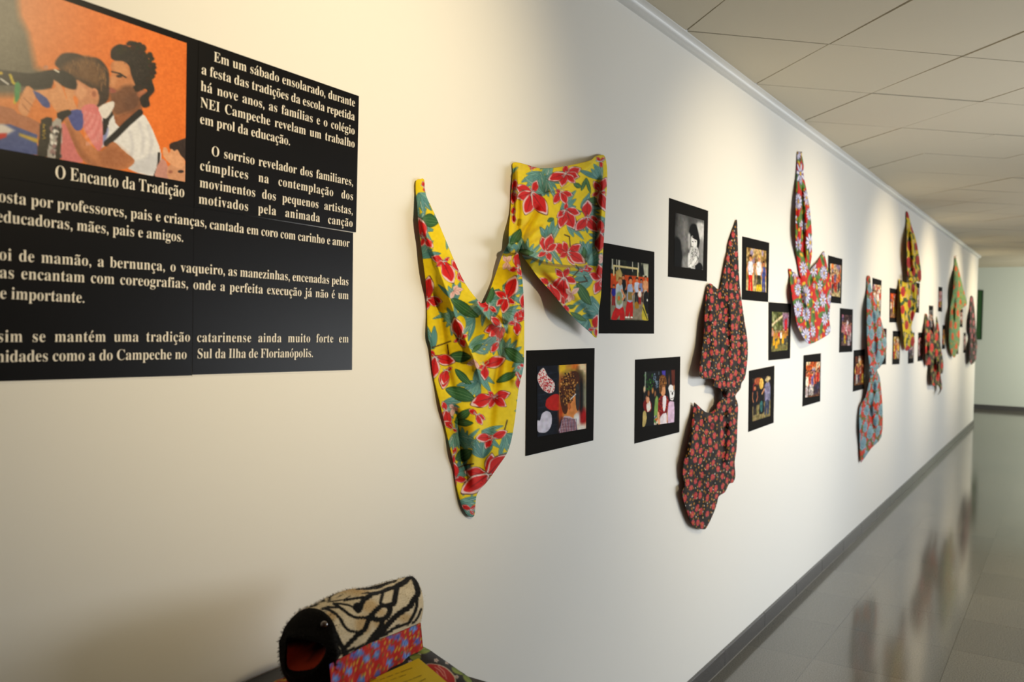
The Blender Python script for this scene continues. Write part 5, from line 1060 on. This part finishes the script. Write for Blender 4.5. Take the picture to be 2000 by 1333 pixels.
PX, PY = pix(zb.reshape(-1, 3)); PX = PX.reshape(NU, -1); PY = PY.reshape(NU, -1)
for v in range(NV*2-1):                    # the far side repeats the stripes of the near side
    if v > NV-1: PX[:, v] = PX[:, 2*NV-2-v]; PY[:, v] = PY[:, 2*NV-2-v]
zcol = cz.get(PX, PY).reshape(-1, 3)
def gridfaces(nu, nv): i = np.arange(nu*nv).reshape(nu, nv); return np.stack([i[:-1, :-1], i[:-1, 1:], i[1:, 1:], i[1:, :-1]], -1).reshape(-1, 4)
PLUSH = noise_bump(material('striped_plush', attr=True, rough=.95, spec=.05, sheen=.1), 900, .5, .002)
zv = list(map(tuple, zb.reshape(-1, 3))); zf = [tuple(f) for f in gridfaces(NU, NV*2-1)]
capn = len(zv); zv.append(tuple(zb[0].mean(0))); zcol = np.vstack([zcol, [(200, 186, 158)]])
zf += [(capn, v+1, v) for v in range(NV*2-2)]
mesh('striped_body', zv, zf, PLUSH, head, True, zcol)['label'] = 'black and cream zebra-striped plush'
# floral sleeve below the stripes
cs = Canvas(540, 1200, 840, 1420, .6, (190, 30, 24)); rs_ = random.Random(6)
for x, y in scatter(540, 1200, 838, 1418, 6.5, rs_, 6000): cs.ell(x, y, 1.5, 2.3, (214, 172, 50), rot=rs_.uniform(-.5, .5))
for x, y in scatter(540, 1200, 838, 1418, 11, rs_, 6000): cs.ell(x, y, 2.6, 1.7, rs_.choice([(96, 110, 44), (70, 96, 50), (130, 130, 60)]), rot=rs_.uniform(0, 3))
fl = [(740, 1140), (850, 1210), (690, 1290), (900, 1020), (1050, 1060), (1170, 1010), (1340, 940), (1320, 1110), (1500, 880), (1420, 810), (1600, 710), (1150, 900), (1330, 790), (990, 1310), (970, 985), (1180, 1240), (1520, 1030), (460, 1290), (620, 1130), (840, 1420), (600, 1400), (1050, 1400), (1250, 1380), (450, 1420), (1640, 860)]
for k, (x, y) in enumerate(fl): flower5(cs, 540+x/5.977, 1110+y/5.977, 8.6, (72, 118, 200) if k % 3 else (104, 96, 170), (40, 60, 140), 1.0, 5, .3); flower5(cs, 540+x/5.977, 1110+y/5.977, 5.4, (120, 160, 226) if k % 3 else (90, 110, 196), (30, 50, 130), 1.0, 5, .3)
NS = 60; sl = []
ee = resample([(820.5, 1217), (774, 1237), (724, 1256), (690, 1273), (655, 1291), (642, 1298)], NS)
for i in range(NS):
    t = i/(NS-1); S = side(*ee[i]); row = []
    for k in range(14):
        q = S + nn_*(.0015 + .006*(k/13) + .0025*math.sin(i*.55)*(k/13)); q[2] = S[2] + (ZCL + .003 - S[2])*k/13; row.append(q)
    sl.append(row)
sl = np.array(sl); far = sl - ax_*np.linspace(0, .10, NS)[:, None, None] - 2*nn_*((sl - PA) @ nn_ + HW)[..., None]
sx, sy = pix(sl.reshape(-1, 3)); scol = cs.get(sx, sy)
sv = np.vstack([sl.reshape(-1, 3), far.reshape(-1, 3)]); f1 = gridfaces(NS, 14); sf = [tuple(f) for f in f1] + [tuple(reversed([i + NS*14 for i in f])) for f in f1]
sf += [(k, k+1, NS*14+k+1, NS*14+k) for k in range(13)]
fl_ = []
for i in range(24):
    for k in range(20): fl_.append(PA + nn_*(.012 - (2*HW + .03)*k/19) + ax_*(.16 + .2*i/23) + UPV*(.0035 + .004*math.sin(i*.7 + k*.5)**2))
fl_ = np.array(fl_); fx, fy = pix(fl_); m0 = len(sv); sv = np.vstack([sv, fl_]); sf += [tuple(q + m0) for q in gridfaces(24, 20)]; scol2 = cs.get(540 + (fx - 500) % 290, 1210 + (fy - 1210) % 200)
mesh('floral_sleeve', sv, sf, FABRIC, head, True, np.vstack([scol, scol, scol2]))['label'] = 'red cotton sleeve with blue flowers'
# black muzzle: from the last body section out to the lips
K = 48
def ring_from(pts, s_, cen=None):
    P3 = np.array([fwd_(*p, s_) for p in pts]); a = (P3 - PA) @ nn_; z = P3[:, 2]; return a, z
def polar(a, z, ca, cz_):
    r = rounded(np.stack([a, z], -1), 8); th = np.arctan2(r[:, 1]-cz_, r[:, 0]-ca); rad = np.hypot(r[:, 0]-ca, r[:, 1]-cz_); o = np.argsort(th)
    T = np.linspace(-math.pi, math.pi, K, endpoint=False); R = np.interp(T, np.r_[th[o]-2*math.pi, th[o], th[o]+2*math.pi], np.r_[rad[o], rad[o], rad[o]])
    return np.stack([ca + R*np.cos(T), cz_ + R*np.sin(T)], -1)
SL = .285
lip = [(96, 785), (180, 760), (300, 760), (430, 780), (560, 850), (605, 940), (590, 1040), (540, 1130), (450, 1240), (310, 1305), (170, 1300), (95, 1230), (86, 1130), (95, 1000), (108, 880)]
inn = [(135, 850), (250, 840), (380, 860), (500, 890), (568, 940), (545, 1020), (490, 1110), (415, 1180), (300, 1205), (200, 1208), (118, 1178), (108, 1080), (110, 980), (118, 910)]
la, lz = ring_from(Zk(lip), SL); ia, iz = ring_from(Zk(inn), SL); ca, cz_ = la.mean(), lz.mean()
R2 = polar(la, lz, ca, cz_); RI = polar(ia, iz, ca, cz_)
last = zb[-1]; b0 = np.stack([(last - PA) @ nn_, last[:, 2]], -1); s_last = (last - PA) @ ax_
b0 = np.vstack([b0, [[b0[-1, 0], ZCL + .012], [-HW, ZCL + .006], [b0[0, 0], ZCL + .012]]])
R0 = polar(b0[::6, 0], b0[::6, 1], -HW, .99)
def put(R, s_, dz=0): return [PA + nn_*a + ax_*s_ + UPV*(z + dz - PA[2]) for a, z in R]
s0 = float(s_last.max()) - .055
grow = lambda R, k: np.stack([R[:, 0].mean() + (R[:, 0]-R[:, 0].mean())*k, R[:, 1].mean() + (R[:, 1]-R[:, 1].mean())*k], -1)
th0 = np.arctan2(b0[:, 1] - .99, b0[:, 0] + HW); sv0 = np.r_[s_last, s_last[-1], s_last.mean(), s_last[0]]; o_ = np.argsort(th0)
S0 = np.interp(np.linspace(-math.pi, math.pi, K, endpoint=False), np.r_[th0[o_]-2*math.pi, th0[o_], th0[o_]+2*math.pi], np.r_[sv0[o_], sv0[o_], sv0[o_]])
def puts(R, S): return [PA + nn_*a + ax_*q + UPV*(z - PA[2]) for (a, z), q in zip(R, S)]
rings = [puts(grow(R0, .96), S0 - .012), puts(grow(R0, 1.01), S0 - .002)]
for t in (.12, .25, .4, .6, .8): rings.append(puts(grow(R0*(1-t) + R2*t, 1.01 + .10*math.sin(math.pi*t)), S0*(1-t) + (SL - .004)*t))
rings += [put(grow(R2, 1.0), SL - .004), put(grow(R2*.6 + RI*.4, 1.0), SL + .003), put(RI, SL - .003)]
rings = [[np.array((p[0], p[1], max(p[2], ZCL + .004))) for p in r] for r in rings]
BLP = noise_bump(material('black_plush', (13, 11, 11), .95, .08, sheen=.04), 800, .6, .003)
mz = B().rings(rings).build('muzzle', BLP, head, True); mz['label'] = 'black plush muzzle with open mouth'
sub = mz.modifiers.new('smooth', 'SUBSURF'); sub.levels = 1; sub.render_levels = 2
rin = [put(RI, SL - .003), put(grow(RI, .9), SL - .010, .004), put(grow(RI, .74), SL - .022, .009), put(grow(RI, .55), SL - .036, .013), put(grow(RI, .2), SL - .046, .014)]
rv = [p for r in rin for p in r]; zs = np.array([p[2] for p in rv]); an = np.array([(p - PA) @ nn_ for p in rv])
w_ = np.clip((cz_ - .004 + .55*np.abs(an - ca) - zs)/.014, 0, 1)[:, None]
mcol = np.array((16, 12, 12))*(1-w_) + np.array((176, 58, 34))*w_
b_ = B().rings([list(map(tuple, r)) for r in rin], cap1=True)
MOUTH = noise_bump(material('mouth_felt', attr=True, rough=.85, spec=.1), 500, .2)
mesh('mouth_lining', b_.v, b_.f, MOUTH, head, True, mcol)['label'] = 'rust red felt inside the mouth'
# bead eye, set where the muzzle surface meets the ray of the photographed bead
bm = bmesh.new(); bm.from_mesh(mz.data); best = None
for v in bm.verts:
    p = np.array(v.co); x, y = pix(p[None]); d = (x[0]-633)**2 + (y[0]-1221)**2 + 40*np.dot(p - CAM, p - CAM)
    if best is None or d < best[0]: best = (d, p)
bm.free()
bm = bmesh.new(); bmesh.ops.create_uvsphere(bm, u_segments=24, v_segments=16, radius=.0062)
p = at_plane(633, 1221, best[1], (best[1] - CAM)/np.linalg.norm(best[1] - CAM)); p = p - (best[1]-CAM)/np.linalg.norm(best[1]-CAM)*.002
for v in bm.verts: v.co += Vector(p)
me = bpy.data.meshes.new('eye'); bm.to_mesh(me); bm.free(); link('eye', me, material('brown_glass_bead', (52, 26, 18), .08, .8, coat=1), head, True)
# short pile along the plush
def pile(name, o, n, ln, seed, cols=None, colour=None):
    r = np.random.RandomState(seed); me = o.data; V = []; F = []; Cc = []
    pos = np.array([v.co[:] for v in me.vertices]); nor = np.array([v.normal[:] for v in me.vertices]); ctr = pos.mean(0)
    for k in r.randint(0, len(pos), n):
        p = pos[k] + r.normal(0, .0012, 3); d = nor[k]*(1 if np.dot(nor[k], pos[k]-ctr) > 0 else -1) + r.normal(0, .45, 3); d /= np.linalg.norm(d); t = np.cross(d, r.normal(0, 1, 3)); t /= np.linalg.norm(t) + 1e-9
        p[2] = max(p[2], ZCL + .005); d[2] = abs(d[2]) if p[2] < ZCL + .012 else d[2]
        m = len(V); V += [tuple(p - t*.0004), tuple(p + t*.0004), tuple(p + d*ln*r.uniform(.5, 1))]; F.append((m, m+1, m+2)); c = cols[k] if cols is not None else colour; Cc += [c]*3
    q = mesh(name, V, F, PLUSH, head, False, np.array(Cc)); q['kind'] = 'stuff'; return q
pile('plush_pile', [c for c in head.children if c.name.startswith('striped_body')][0], 9000, .0028, 1, cols=zcol)
pile('muzzle_pile', mz, 3500, .004, 2, colour=(20, 18, 18))
tag(head, 'zebra-striped plush animal head with black open-mouthed muzzle lying on the table', 'plush toy')

# yellow note lying on the black floral cloth
ZN = ZCL + .006
n0, nl, nr = at_z(817.6, 1287, ZN), at_z(690, 1344, ZN), at_z(900, 1357, ZN)
n3 = nl + nr - n0; e1 = (n0 - nl)/np.linalg.norm(n0 - nl); e2 = np.array([-e1[1], e1[0], 0])
if np.dot(e2, nr - n0) > 0: e2 = -e2
note = empty('paper_note', tuple((n0 + n3)/2))
YP = noise_bump(material('yellow_paper', (226, 200, 30), .6, .25), 300, .1)
B().rings([[n0, nl, n3, nr], [q + UPV*.0006 for q in (n0, nl, n3, nr)]], True, True).build('sheet', YP, note)
V = []; Fc = []
loc = lambda px, py: (lambda q: np.array([np.dot(q - nl, e1), np.dot(q - nl, e2)]))(at_z(px, py, ZN + .0008))
for t, a, b in (('e nem sonol, ela questiona!', (737, 1331.5), (807, 1305.6)), ('e você sabia!', (757, 1332.5), (795, 1318.6)), ('uma cor a tangle!', (789, 1334.5), (825.6, 1320)), ('e quem', (812, 1336.5), (832.8, 1327))):
    place_row(V, Fc, t, loc(*a), loc(*b), .0066, .9)
mesh('handwriting', [tuple(nl + e1*p[0] + e2*p[1] + UPV*.0009) for p in V], Fc, material('faded_ink', (120, 104, 20), .7), note)
tag(note, 'yellow paper note lying on the black floral cloth beside the plush head', 'note')
